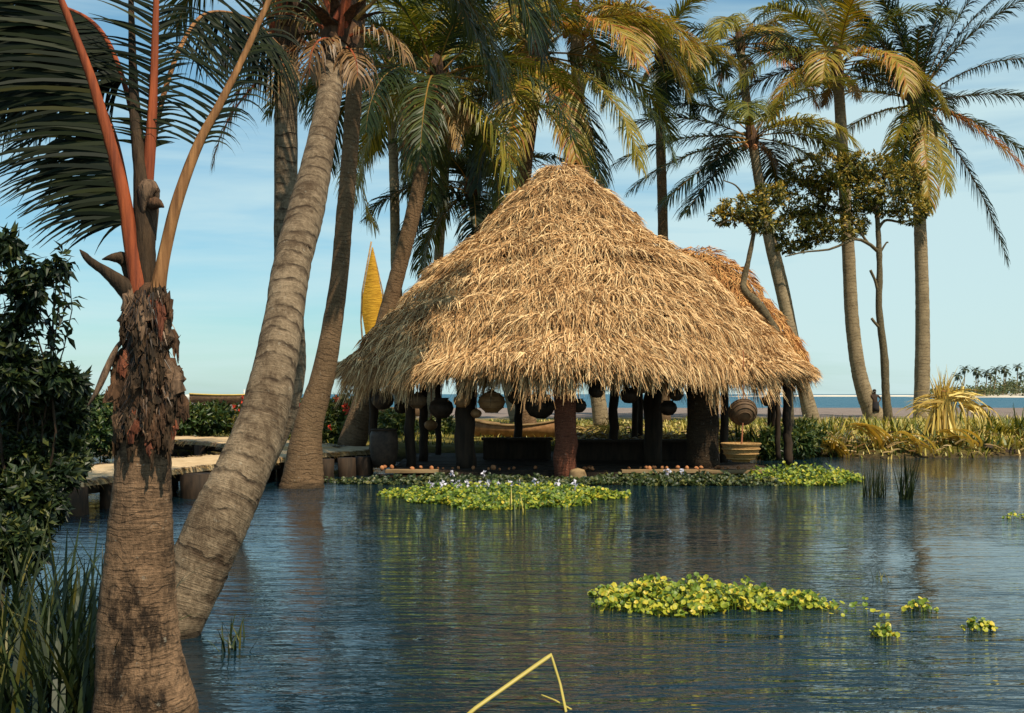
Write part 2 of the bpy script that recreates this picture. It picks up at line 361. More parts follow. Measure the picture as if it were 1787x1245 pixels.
# ------------------------------------------------------------------ palms
ZUP = Vector((0, 0, 1))
def frond(mb, base, az, el, L, droop, leafL, n, tint, width, sdroop=.55, start=.16, rr=.02, curve=0, segs=3, mi_leaf=0, mi_r=1, hang=0):
    N = 12; pts = [Vector(base)]
    for i in range(N):
        s = (i+.5)/N; e = el-droop*s**1.25; a = az+curve*s
        pts.append(pts[-1]+Vector((math.cos(e)*math.cos(a), math.cos(e)*math.sin(a), math.sin(e)))*(L/N))
    mb.tube(pts, [rr*(1-.9*i/N)*(1.7 if i == 0 else 1) for i in range(N+1)], 5, mi_r, tint=tint)
    az_side = Vector((-math.sin(az), math.cos(az), 0))
    for k in range(n):
        s = start+(1-start)*(k+.5)/n; u = s*N; j = min(int(u), N-1); f = u-j
        P = pts[j].lerp(pts[j+1], f); T = (pts[j+1]-pts[j]).normalized()
        S = T.cross(ZUP); S = S.normalized() if S.length > .25 else -az_side
        if S.dot(-az_side) < 0: S = -S
        Nn = S.cross(T)
        if Nn.z < 0: Nn = -Nn
        q = (s-start)/(1-start)
        pl = leafL*(.45+.55*math.sin(math.pi*min(1, .22+.62*q)))*(1 if q < .8 else 1-.55*(q-.8)/.2)
        for sg in (-1, 1):
            fw = .45+.55*q+U(-.13, .13); d = S*sg*math.cos(fw)+T*math.sin(fw)+Nn*U(-.12, .25)
            d.normalize(); l = pl*U(.82, 1.1); p = P.copy(); W = T-d*T.dot(d)
            W = (W.normalized()+Nn*U(-.3, .3)).normalized(); vs = []
            for g in range(segs+1):
                ww = width*.5*(1, .95, .72, .12)[min(3, int(g*3/segs+.01))]
                vs += [p-W*ww, p+W*ww]
                p = p+d*(l/segs); d = (d+Vector((0, 0, -sdroop*(.5+.6*g)*(.6+hang)))).normalized()
            mb.add(vs, [(2*g, 2*g+1, 2*g+3, 2*g+2) for g in range(segs)], mi_leaf, max(0, min(1, tint+U(-.05, .05))))
    return pts[-1]

def trunk_mesh(path, seglen=.12, sides=16, flare=0, scar=.014, jit=.02):
    """path: list of (px, py, Y, width in px); ring scars are small steps of the radius"""
    q = [(*at(a, b_, c), d/F*c/2) for a, b_, c, d in path]
    L = sum((Vector(q[i+1][:3])-Vector(q[i][:3])).length for i in range(len(q)-1))
    n = max(8, int(L/seglen)); c = crom(q, n)
    mb = MB(); rad = []
    for i, p in enumerate(c):
        rad.append(p[3]*(1+scar*((i % 2)-.5)*U(.3, 1.2)+U(-.014, .014)))
    mb.tube([p[:3] for p in c], rad, sides, jit=jit); return mb, Vector(c[-1][:3]), (Vector(c[-1][:3])-Vector(c[-3][:3])).normalized(), rad[-1]

GROW = 1.3
def palm(label, path, bark_m, fr, leafL, nleaf, width, tint, ground_to=None, dry=0, dryL=1.5, seglen=.16, nuts=0, L=5, group='coconut palms along the shore', heart=1.0):
    """fr: list of (az deg, el deg, length, droop, tint) or int for a random crown"""
    base = at(*path[0][:3])
    root = thing('coconut_palm', label, 'palm tree', base, group)
    mb, top, T, r = trunk_mesh(path, seglen)
    mb.build('trunk', bark_m, root, smooth=True)
    hb = MB(); c = max(r, .1)*heart                       # the crown's heart: swollen leaf bases
    hb.tube([top-T*c*1.0, top+T*c*.5, top+T*c*2, top+T*c*4, top+T*c*6], [c*1.02, c*1.35, c*1.2, c*.7, c*.15], 10, tint=.3, jit=.12)
    for k in range(10):
        a = U(0, 6.28); d = Vector((math.cos(a), math.sin(a), U(.3, 1.3)))
        hb.blade(top+T*c*U(0, 1.2), d, c*U(2.5, 4.5), c*U(.8, 1.2), U(.2, 1.5), tint=U(.2, .9))
    crown = hb.build('crown', 'fibre', root)
    lst = fr if isinstance(fr, list) else None
    if lst is None:
        lst = []; ga = U(0, 360)
        for k in range(fr):
            u = k/(fr-1); el = 78-98*u**.9+U(-9, 9)
            lst.append((ga+k*137.5+U(-12, 12), el-6, L*U(.88, 1.08)*(.75+.25*min(1, u*2.2)), 62+28*u+U(-14, 14), tint+U(-.3, .22)+.12*u))
    for az, el, ln, dr, tt in lst:
        fm = MB()
        frond(fm, top+T*c*U(.4, 1.6), R(az), R(el), ln*GROW, R(dr), leafL*1.55, int(nleaf*1.8), max(.02, min(.97, tt)), width*.95, U(.65, 1.15), rr=.012*ln**.7*1.1, curve=U(-.25, .25), hang=.3 if el < 0 else 0)
        fm.build('frond', ['frond', 'rachis'], crown)
    for k in range(dry):
        fm = MB(); frond(fm, top+T*c*U(-.8, .2), U(0, 6.28), R(U(-35, -5)), dryL*U(.75, 1.15), R(U(45, 70)), leafL*.75, int(nleaf*.6), U(.2, .9), width*.8, 1.2, rr=.02, hang=.8)
        fm.build('dead_frond', ['dryfrond', 'rachis'], crown)
    for k in range(nuts):
        a = U(0, 6.28); nb = MB(); q = top+Vector((math.cos(a)*c*1.9, math.sin(a)*c*1.9, -c*U(.2, 1.6)))
        nb.lathe(q, [(.001, -.15), (.08, -.11), (.115, 0), (.085, .1), (.001, .15)], 10)
        nb.build('coconut', 'husk', crown, smooth=True)
    return root

def fl(px, py, *az): return az
# far row first: one call per palm; path points are (px, py, metres away, width px), base first
palm('palm with pale yellowish thin trunk rising behind the left slope of the big roof',
     [(748, 735, 47, 24), (764, 470, 47, 17), (776, 300, 47, 16), (778, 150, 47, 15)], 'bark_far', 14, .85, 40, .06, .42, L=4.3, dry=4, dryL=2.2)
palm('slim straight palm standing behind the leaning trunk, left of the roof',
     [(702, 745, 44, 26), (691, 470, 44, 18), (688, 320, 44, 17), (681, 130, 44, 16)], 'bark_far', 17, .9, 44, .06, .2, L=4.4, dry=6, dryL=2.6)
palm('dark low crowned palm half hidden behind the left slope of the big roof',
     [(905, 735, 43, 30), (850, 500, 43, 24), (826, 345, 43, 20)], 'bark_far', 17, .8, 44, .06, .12, L=3.6, nuts=2)
palm('palm leaning right with a dry brown skirt, its foot beside the walkway end',
     [(612, 782, 31, 50), (640, 690, 31, 40), (672, 560, 31, 30), (704, 440, 31, 27), (732, 320, 31, 26), (757, 150, 31, 24)], 'bark_brown', 18, .75, 46, .045, .38, L=3.9, dry=9, dryL=2.1, nuts=4)
palm('tall yellow crowned palm hanging over the tip of the big thatched roof',
     [(928, 765, 37, 34), (912, 690, 37, 30), (904, 500, 37, 26), (915, 300, 37, 26), (940, 105, 37, 26)], 'bark_brown',
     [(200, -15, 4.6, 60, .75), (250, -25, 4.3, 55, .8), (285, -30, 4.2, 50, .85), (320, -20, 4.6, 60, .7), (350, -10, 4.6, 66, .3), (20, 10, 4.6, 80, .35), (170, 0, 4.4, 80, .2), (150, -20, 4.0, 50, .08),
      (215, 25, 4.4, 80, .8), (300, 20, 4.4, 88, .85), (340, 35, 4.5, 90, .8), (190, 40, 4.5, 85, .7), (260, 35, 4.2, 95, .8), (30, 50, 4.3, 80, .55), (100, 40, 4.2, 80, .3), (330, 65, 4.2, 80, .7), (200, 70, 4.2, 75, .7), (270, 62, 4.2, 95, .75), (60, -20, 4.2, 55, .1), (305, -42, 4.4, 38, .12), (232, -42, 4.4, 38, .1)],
     .85, 60, .05, .6, dry=3, dryL=2.2, nuts=4)
palm('palm with golden drooping fronds just right of the crown over the roof tip',
     [(1050, 745, 42, 28), (1020, 500, 42, 24), (1010, 200, 42, 22), (1005, 45, 42, 20)], 'bark_far',
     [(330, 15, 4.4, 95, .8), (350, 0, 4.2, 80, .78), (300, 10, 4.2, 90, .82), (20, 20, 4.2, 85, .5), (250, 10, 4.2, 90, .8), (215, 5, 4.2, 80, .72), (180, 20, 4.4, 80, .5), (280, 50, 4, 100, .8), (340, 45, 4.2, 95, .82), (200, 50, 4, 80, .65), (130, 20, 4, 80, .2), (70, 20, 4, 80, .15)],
     .9, 56, .055, .7, dry=2, dryL=2, nuts=3)
palm('thin straight palm standing behind the right shoulder of the big roof',
     [(1160, 742, 52, 22), (1157, 410, 52, 18), (1153, 250, 52, 17), (1152, 105, 52, 15)], 'bark_brown',
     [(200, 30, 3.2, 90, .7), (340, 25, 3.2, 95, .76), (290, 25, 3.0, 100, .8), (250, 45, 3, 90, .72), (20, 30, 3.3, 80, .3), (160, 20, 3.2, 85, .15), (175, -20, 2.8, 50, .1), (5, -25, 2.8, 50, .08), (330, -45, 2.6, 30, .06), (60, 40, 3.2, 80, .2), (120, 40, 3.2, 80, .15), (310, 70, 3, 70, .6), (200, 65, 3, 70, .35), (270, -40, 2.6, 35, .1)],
     .8, 40, .06, .5, dry=2, dryL=1.6)
palm('palm with reddish gold fronds crowding between the two right hand crowns at the top',
     [(1412, 742, 62, 18), (1372, 520, 62, 17), (1338, 380, 62, 16), (1310, 230, 62, 16), (1292, 85, 62, 15)], 'bark_far',
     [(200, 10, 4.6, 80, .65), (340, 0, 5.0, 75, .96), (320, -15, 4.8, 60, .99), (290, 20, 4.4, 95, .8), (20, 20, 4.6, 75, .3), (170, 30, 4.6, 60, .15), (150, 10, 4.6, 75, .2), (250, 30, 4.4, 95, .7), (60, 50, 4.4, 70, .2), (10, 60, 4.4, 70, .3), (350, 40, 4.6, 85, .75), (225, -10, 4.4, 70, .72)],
     1.0, 46, .075, .6, dry=3, dryL=2.2)
palm('curved palm beside the roof with black fronds spread far to its left',
     [(1420, 742, 50, 28), (1396, 650, 50, 22), (1366, 520, 50, 20), (1340, 410, 50, 18), (1325, 320, 50, 17), (1314, 250, 50, 17)], 'bark_far',
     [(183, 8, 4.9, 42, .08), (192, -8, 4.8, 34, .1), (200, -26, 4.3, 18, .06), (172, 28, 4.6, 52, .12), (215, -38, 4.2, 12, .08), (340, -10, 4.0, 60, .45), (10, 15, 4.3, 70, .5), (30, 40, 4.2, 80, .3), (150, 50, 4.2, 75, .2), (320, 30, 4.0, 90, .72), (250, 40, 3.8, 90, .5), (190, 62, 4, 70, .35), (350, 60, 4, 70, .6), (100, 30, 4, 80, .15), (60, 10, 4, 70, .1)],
     .95, 46, .065, .3, dry=2, dryL=1.5, nuts=3)
palm('palm whose bowed lower trunk the person leans against on the beach',
     [(1538, 742, 54, 44), (1520, 715, 54, 32), (1500, 655, 54, 26), (1487, 560, 54, 24), (1480, 430, 54, 22), (1470, 260, 54, 20), (1462, 125, 54, 18)], 'bark_far',
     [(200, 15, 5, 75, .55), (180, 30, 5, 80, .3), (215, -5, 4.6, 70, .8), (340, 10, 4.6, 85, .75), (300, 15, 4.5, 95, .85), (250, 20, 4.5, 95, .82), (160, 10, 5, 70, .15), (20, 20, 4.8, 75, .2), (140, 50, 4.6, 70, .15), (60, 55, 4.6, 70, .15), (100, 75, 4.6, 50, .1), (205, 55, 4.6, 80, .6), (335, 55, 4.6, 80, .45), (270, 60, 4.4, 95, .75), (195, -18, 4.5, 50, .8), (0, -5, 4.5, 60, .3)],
     1.0, 48, .07, .5, dry=3, dryL=2, nuts=4)
palm('straight tall palm at the right with one long frond trailing down the sky',
     [(1608, 738, 58, 28), (1610, 560, 58, 24), (1605, 380, 58, 21), (1597, 280, 58, 20), (1602, 190, 58, 19)], 'bark_far',
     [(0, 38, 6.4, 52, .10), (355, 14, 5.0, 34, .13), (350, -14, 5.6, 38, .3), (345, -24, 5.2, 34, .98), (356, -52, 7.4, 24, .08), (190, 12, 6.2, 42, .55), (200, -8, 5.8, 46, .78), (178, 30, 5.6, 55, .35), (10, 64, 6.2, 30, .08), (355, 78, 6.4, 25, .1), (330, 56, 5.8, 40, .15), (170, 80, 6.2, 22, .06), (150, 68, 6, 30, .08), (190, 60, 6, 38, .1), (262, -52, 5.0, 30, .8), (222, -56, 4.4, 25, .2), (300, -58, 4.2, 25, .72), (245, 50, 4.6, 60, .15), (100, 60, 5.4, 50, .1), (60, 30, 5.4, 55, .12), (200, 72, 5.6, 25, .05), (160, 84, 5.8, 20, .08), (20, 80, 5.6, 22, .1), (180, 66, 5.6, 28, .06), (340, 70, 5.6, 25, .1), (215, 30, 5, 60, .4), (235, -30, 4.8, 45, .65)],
     .82, 50, .065, .3, dry=2, dryL=2, nuts=5, heart=1.5)
# the three thick trunks at the left
palm('thick leaning palm with smooth ringed trunk growing straight out of the water',
     [(526, 866, 22, 88), (529, 830, 22, 72), (538, 745, 22, 52), (566, 645, 22, 41), (590, 500, 22, 32), (601, 380, 22, 30), (608, 300, 22, 29), (616, 190, 22, 29), (621, 90, 22, 28), (630, -70, 22, 26), (636, -150, 22, 26)], 'bark_brown',
     [(250, 0, 3.7, 85, .2), (300, 10, 3.8, 95, .25), (340, -5, 3.8, 80, .15), (0, 5, 3.7, 85, .2), (20, 0, 3.8, 80, .1), (200, 10, 3.7, 80, .3), (170, 10, 3.8, 80, .2), (230, 40, 3.8, 90, .3), (320, 40, 3.8, 90, .2), (60, 20, 3.7, 85, .2), (120, 20, 3.7, 85, .2), (280, 60, 3.6, 90, .3), (345, -35, 3.6, 45, .15), (10, -30, 3.6, 50, .4)],
     .8, 50, .045, .2, dry=5, dryL=2.6, seglen=.11, group='big palms at the left edge of the pond')
palm('grey straight palm half hidden behind the thick leaning trunk, dead leaves hanging left',
     [(385, 950, 14, 60), (430, 850, 14, 54), (484, 745, 14, 50), (510, 650, 14, 46), (508, 560, 14, 44), (500, 450, 14, 43), (499, 300, 14, 41), (500, 130, 14, 40), (503, 70, 14, 40)], 'bark_pale',
     [(160, 55, 2.4, 50, .35), (200, 60, 2.4, 40, .4), (20, 60, 2.4, 45, .4), (80, 75, 2.4, 30, .3), (300, 70, 2.4, 35, .4), (240, 60, 2.4, 40, .45), (120, 50, 2.4, 50, .2)],
     .5, 40, .03, .35, dry=0, seglen=.09, group='big palms at the left edge of the pond')
palm('heavy pale trunk sweeping up right from beside the front palm, ringed and notched',
     [(302, 1160, 8.5, 66), (314, 1085, 8.5, 86), (343, 1000, 8.6, 104), (382, 910, 8.7, 104), (420, 830, 8.85, 95), (456, 740, 9.1, 86), (480, 640, 9.4, 76), (496, 550, 9.75, 68), (510, 460, 10.1, 66), (531, 380, 10.5, 64), (549, 305, 10.9, 56), (567, 210, 11.4, 45), (582, 125, 12, 43), (592, 70, 12.3, 42)], 'bark_pale',
     [(175, 62, 2.6, 50, .35), (20, 60, 2.6, 45, .3), (200, 66, 2.6, 40, .45), (310, 70, 2.6, 40, .4), (80, 70, 2.6, 40, .3), (240, 55, 2.5, 50, .4), (350, 45, 2.5, 50, .35)],
     .6, 44, .03, .35, dry=0, seglen=.055, group='big palms at the left edge of the pond', heart=1.25)

def find(label):
    for o in COL.objects:
        if o.get('label', '').startswith(label): return o
def child(o, name):
    for c in o.children:
        if c.name.split('.')[0] == name: return c
pB, pA = find('grey straight palm'), find('heavy pale trunk')
# dead brown fronds and stalks hanging off the two near crowns
for (root, pts) in ((pB, [((492, 95, 14), 185, -25, 1.05, 62), ((500, 75, 14), 190, 0, .9, 95), ((490, 110, 14), 200, -40, 1.6, 42), ((510, 90, 14), 260, -30, .8, 60), ((512, 70, 14), 330, -10, .8, 90), ((500, 60, 14), 170, 20, 1.0, 100), ((505, 60, 14), 350, 10, 1.0, 100), ((497, 70, 14), 215, 15, 1.1, 110)]),
                    (pA, [((592, 95, 12.2), 190, 20, 1.0, 95), ((590, 80, 12.2), 250, 10, .9, 110), ((598, 70, 12.2), 340, 25, .9, 100), ((588, 70, 12.2), 180, 45, 1.2, 90), ((600, 85, 12.2), 300, -10, .6, 80)])):
    cr = child(root, 'crown')
    for p, az, el, ln, dr in pts:
        fm = MB(); frond(fm, at(*p), R(az), R(el), ln, R(dr), .42, 26, U(.2, .8), .022, 1.1, rr=.022, hang=.7); fm.build('dead_frond', ['dryfrond', 'petiole_red'], cr)
    for k in range(5):
        sb = MB(); p = at(*pts[0][0])+Vector((U(-.1, .12), U(-.15, .05), U(-.05, .35))); a = U(180, 360)
        q = [p, p+Vector((math.cos(R(a))*.12, math.sin(R(a))*.12, .25)), p+Vector((math.cos(R(a))*.3, math.sin(R(a))*.3, .75))]
        sb.tube([Vector(v) for v in crom(q, 8)], [.045, .04, .036, .032, .028, .025, .022, .02], 6); sb.build('leaf_stalk', 'petiole_red', cr)
# notches of the big leaning trunk, dark slivers laid on for their shadowed cuts
def notch(root, px, py, Y, wpx, tilt):
    nb = MB(); c = at(px, py, Y); s = wpx/F*Y
    d = Vector((math.cos(tilt), 0, math.sin(tilt)))
    nb.tube([c-d*s*.5, c-d*s*.2+Vector((0, .012, .012)), c+d*s*.2+Vector((0, .012, .008)), c+d*s*.5], [.004, .012, .014, .003], 8); nb.build('notch', 'spear', child(root, 'trunk'))
for a in ((493, 573, 9.5, 40, -.05), (533, 428, 10.1, 26, -.5), (438, 705, 9.08, 22, .5), (412, 813, 8.72, 30, -.35)): notch(pA, *a)

# ------------------------------------------------------------------ front palm
D0 = 6.2
root = thing('coconut_palm', 'young palm in front with red leaf stalks and shaggy torn leaf sheaths', 'palm tree', at(255, 1330, D0), 'big palms at the left edge of the pond')
mb, top, T, r = trunk_mesh([(262, 1400, D0, 215), (256, 1300, D0, 192), (253, 1240, D0, 176), (243, 1150, D0, 148), (240, 1080, D0, 136), (243, 1000, D0, 122), (245, 920, D0, 110), (249, 840, D0, 98), (250, 760, D0, 91), (251, 690, D0, 84)], .03, 22, scar=.012, jit=.012)
mb.build('trunk', 'bark_fore', root, smooth=True)
def tubepx(pts, name, mat, par, sides=12, jit=.0, n=None, smooth=True, flat=None):
    q = [(*at(a, b_, c), d/F*c/2) for a, b_, c, d in pts]; c = crom(q, n or max(10, len(pts)*5)); mb = MB()
    mb.tube([p[:3] for p in c], [max(.001, p[3]) for p in c], sides, jit=jit, flat=flat); return mb.build(name, mat, par, smooth=smooth)
sh = tubepx([(251, 720, D0, 96), (252, 680, D0, 106), (256, 640, D0, 84), (258, 605, D0, 72), (259, 570, D0, 76), (260, 535, D0, 74), (258, 512, D0, 62), (256, 496, D0, 40)], 'leaf_sheath', 'fibre', root, 16, .03, 40)
def flap(name, pts, mat, par, wob=.012):         # a torn sheath: a thick curled strip through (px,py,Y,width)
    q = [(*at(a, b_, c), d/F*c) for a, b_, c, d in pts]; c = crom(q, 14); fb = MB(); nw = 7; th = .005
    P = []
    for i, p in enumerate(c):
        p0 = Vector(p[:3]); T = Vector(c[min(i+1, 13)][:3])-Vector(c[max(i-1, 0)][:3]); S = T.cross(Vector((0, 1, 0))); S = S.normalized() if S.length > 1e-5 else Vector((1, 0, 0))
        P.append([p0+S*(k/(nw-1)-.5)*max(.003, p[3])*(1+U(-.3, .3))+Vector((0, abs(k/(nw-1)-.5)**2*p[3]*.9+U(-wob, wob)*.6, U(-wob, wob)*1.6)) for k in range(nw)])
    vs = [v for row in P for v in row]; n = len(vs); vs += [v+Vector((0, th, 0)) for v in vs]
    fs = []
    for i in range(13):
        for k in range(nw-1):
            a = i*nw+k; fs.append((a, a+1, a+nw+1, a+nw)); fs.append((n+a, n+a+nw, n+a+nw+1, n+a+1))
        fs.append((i*nw, i*nw+nw, n+i*nw+nw, n+i*nw)); a = i*nw+nw-1; fs.append((a, n+a, n+a+nw, a+nw))
    fb.add(vs, fs); return fb.build(name, mat, par)
f_ = D0-.105
flap('sheath_flap', [(262, 515, f_-0.009, 8), (250, 545, f_-0.023, 34), (243, 590, f_-0.027, 34), (238, 640, f_-0.018, 22)], 'fibre_red', sh)
flap('sheath_flap', [(283, 515, f_, 10), (284, 545, f_-0.009, 30), (280, 585, f_-0.013, 40), (270, 612, f_-0.009, 20)], 'fibre_pale', sh)
flap('sheath_flap', [(265, 505, f_-0.009, 26), (276, 540, f_-0.023, 30), (268, 575, f_-0.032, 22), (262, 600, f_-0.027, 4)], 'spear', sh)
flap('sheath_flap', [(240, 560, f_-0.013, 5), (234, 590, f_-0.023, 26), (232, 620, f_-0.027, 20), (228, 640, f_-0.023, 12)], 'spear', sh)
flap('sheath_flap', [(248, 620, f_-0.009, 20), (222, 650, f_-0.036, 50), (200, 685, f_-0.045, 36), (180, 700, f_-0.045, 6)], 'fibre', sh)
flap('sheath_flap', [(250, 622, f_-0.027, 16), (245, 665, f_-0.054, 66), (238, 690, f_-0.063, 60), (228, 700, f_-0.063, 24)], 'fibre', sh)
flap('sheath_flap', [(248, 630, f_-0.045, 8), (258, 662, f_-0.063, 22), (262, 690, f_-0.072, 26), (250, 735, f_-0.077, 14), (242, 752, f_-0.077, 4)], 'fibre_red', sh)
flap('sheath_flap', [(270, 625, f_-0.018, 26), (290, 655, f_-0.036, 50), (298, 680, f_-0.045, 40), (288, 698, f_-0.045, 8)], 'fibre_pale', sh)
flap('sheath_flap', [(285, 620, f_, 14), (304, 650, f_-0.009, 26), (310, 676, f_-0.009, 14), (318, 684, f_, 2)], 'fibre', sh)
flap('sheath_flap', [(300, 690, f_-0.009, 30), (312, 712, f_-0.023, 34), (322, 724, f_-0.023, 20), (330, 728, f_-0.023, 3)], 'fibre', sh)
flap('sheath_flap', [(222, 690, f_-0.018, 40), (226, 730, f_-0.036, 50), (230, 765, f_-0.041, 34), (232, 790, f_-0.036, 6)], 'spear', sh)
flap('sheath_flap', [(280, 700, f_-0.027, 44), (284, 735, f_-0.041, 50), (280, 770, f_-0.045, 30), (276, 792, f_-0.041, 6)], 'spear', sh)
fb = MB()
for k in range(480):
    py = U(505, 745); wv = np.interp(py, [500, 540, 600, 640, 700, 790], [30, 37, 36, 46, 50, 46]); a = U(-1, 1); q = at(256-6*(py-500)/290+a*wv, py, D0-.15*math.sqrt(max(0, 1-a*a))-U(.0, .05))
    fb.blade(q, Vector((a*.6+U(-.3, .3), -.25, -1 if random.random() < .8 else .5)), U(.03, .11), U(.002, .009), U(-.3, .8), wd=Vector((1, U(-.6, .6), 0)), segs=3, tint=U(0, 1))
fb.build('sheath_fibre', 'fibre_tuft', root)
for k in range(44):
    py = U(510, 770); wv = np.interp(py, [500, 540, 600, 640, 700, 790], [26, 33, 32, 42, 48, 44]); a = U(-1, 1); dx = a*U(8, 26); yy = D0-.14*math.sqrt(max(0, 1-a*a))-.035
    flap('sheath_flap', [(256-5*(py-500)/290+a*wv*.9, py-14, yy+.03, U(6, 14)), (256-5*(py-500)/290+a*wv+dx*.3, py+8, yy-.01, U(16, 34)), (256-5*(py-500)/290+a*wv+dx*.7, py+28, yy-.03, U(10, 22)), (256-5*(py-500)/290+a*wv+dx, py+U(38, 58), yy-.04, 2)], random.choice(['fibre', 'spear', 'fibre', 'spear', 'fibre_pale', 'fibre_red']), sh, .02)
# broken stubs
tubepx([(226, 640, D0, 16), (222, 603, D0-.02, 14), (212, 598, D0-.05, 15), (200, 614, D0-.1, 18), (184, 650, D0-.15, 25), (168, 685, D0-.17, 18), (151, 712, D0-.17, 3)], 'bent_stalk', 'fibre_pale', root, 8, .03, flat=.5)
tubepx([(246, 560, D0, 40), (238, 525, D0-.03, 44), (215, 500, D0-.05, 34), (185, 475, D0-.07, 20), (160, 458, D0-.08, 15), (148, 446, D0-.08, 12), (139, 436, D0-.08, 2)], 'broken_stalk', 'spear', root, 8, .04, flat=.6)
tubepx([(226, 505, D0, 10), (222, 470, D0+.02, 18), (215, 452, D0, 24), (195, 450, D0-.03, 14), (178, 453, D0-.03, 2)], 'broken_stalk', 'spear', root, 7, .06)
tubepx([(262, 365, D0, 10), (266, 356, D0-.04, 22), (276, 356, D0-.07, 18), (286, 362, D0-.08, 3)], 'broken_stalk', 'fibre', root, 7, .06)
tubepx([(256, 520, D0, 40), (254, 450, D0, 36), (252, 380, D0, 36), (247, 300, D0+.02, 28), (238, 220, D0+.05, 22), (232, 120, D0+.1, 15), (228, -40, D0+.2, 8)], 'spear_leaf', 'spear', root, 9, .04)
tubepx([(264, 420, D0+.02, 18), (262, 350, D0, 34), (258, 330, D0-.03, 38), (254, 345, D0-.05, 22), (250, 372, D0-.05, 4)], 'sheath_flap', 'fibre_pale', root, 7, .06)
def big_frond(pts, mat, n, leafL, width, start, tint, sides, sd=.55):
    """explicit rachis through (px,py,Y,width px); leaflets hang off both sides; a frond part with leaflets as sub-part"""
    q = [(*at(a, b_, c), d/F*c/2) for a, b_, c, d in pts]; c = crom(q, 40); mb = MB()
    mb.tube([p[:3] for p in c], [p[3] for p in c], 9, tint=.5, flat=.75); fr = mb.build('frond', mat, root, smooth=True)
    lb = MB(); P = [Vector(p[:3]) for p in c]
    for k in range(n):
        u = (start+(1-start)*k/n)*39; j = min(int(u), 38); p0 = P[j].lerp(P[j+1], u-j); T = (P[j+1]-P[j]).normalized()
        for d0, l0, droop in sides:
            d = (Vector(d0).normalized()+T*(.35+.3*k/n)+rdir()*.17).normalized(); W = (T-d*T.dot(d)).normalized(); W = (W+rdir()*.3).normalized()
            l = leafL*l0*U(.85, 1.1)*(.6+.4*min(1, k/n*4)); vs = []; p = p0.copy(); S = 6
            for g in range(S+1):
                ww = width*.5*(1-.9*(g/S)**2.2); vs += [p-W*ww, p+W*ww]; p = p+d*(l/S); d = (d+Vector((0, 0, -droop*sd*(.4+.9*g/S)/S*3))).normalized()
            lb.add(vs, [(2*g, 2*g+1, 2*g+3, 2*g+2) for g in range(S)], 0, max(0, min(1, tint+U(-.2, .2))))
    lb.build('leaflets', 'frond_near', fr); return fr
big_frond([(252, 575, D0-.06, 30), (244, 520, D0-.05, 33), (238, 480, D0-.04, 29), (229, 430, D0-.04, 26), (217, 350, D0-.05, 25), (194, 255, D0-.07, 21), (160, 140, D0-.1, 17), (130, 60, D0-.12, 14), (104, -5, D0-.14, 12), (60, -90, D0-.18, 9), (0, -170, D0-.2, 5)], 'petiole_red', 84, .82, .022, .36, .25,
          [((-1, -.25, -.35), 1.0, .75), ((-.6, .5, -.3), .95, .8), ((-.85, .1, -.1), .8, .9), ((-.9, .3, -.4), 1.0, .6), ((-.8, -.3, -.45), .9, .6)])
big_frond([(270, 575, D0-.06, 28), (274, 520, D0-.05, 30), (280, 480, D0-.04, 25), (290, 430, D0-.03, 22), (310, 350, D0-.04, 21), (345, 255, D0-.02, 18), (385, 180, D0, 15), (425, 100, D0+.03, 12), (470, 0, D0+.06, 10), (520, -110, D0+.1, 6), (560, -180, D0+.1, 4)], 'petiole_tan', 56, .62, .015, .50, .25,
          [((-1, .15, .25), 1.0, .75), ((.55, -.1, .05), .62, 2.0)])
big_frond([(264, 520, D0+.05, 20), (256, 350, D0+.02, 24), (262, 260, D0+.02, 20), (268, 150, D0+.03, 15), (272, 20, D0+.05, 11), (276, -120, D0+.08, 5)], 'petiole_red', 56, .42, .016, .40, .2,
          [((-1, .1, .02), .95, .35), ((.5, .6, .1), .6, .5)])
big_frond([(252, 420, D0+.1, 14), (242, 260, D0+.12, 12), (215, 140, D0+.2, 9), (180, 60, D0+.3, 8), (130, 20, D0+.45, 6), (60, 10, D0+.6, 4), (-40, 60, D0+.7, 2)], 'petiole_red', 100, .95, .024, .34, .12,
          [((-.75, -.3, -.5), 1.0, .8), ((-.3, .5, -.7), .8, .8), ((-.6, .1, -.7), .9, .8)])
big_frond([(258, 430, D0+.12, 14), (268, 250, D0+.2, 11), (300, 120, D0+.3, 9), (340, 40, D0+.45, 7), (380, 20, D0+.55, 5), (440, 35, D0+.7, 3), (490, 80, D0+.8, 2)], 'petiole_tan', 60, .55, .016, .40, .3,
          [((.3, -.2, -.7), .9, .7), ((-.5, .3, -.5), .9, .7)])
big_frond([(236, 420, D0+.15, 12), (200, 240, D0+.3, 10), (150, 150, D0+.45, 8), (80, 120, D0+.6, 6), (0, 130, D0+.75, 5), (-80, 180, D0+.85, 3)], 'petiole_red', 80, .75, .026, .4, .1,
          [((-.6, -.2, -.6), .95, .7), ((-.2, .5, -.6), .8, .7)])

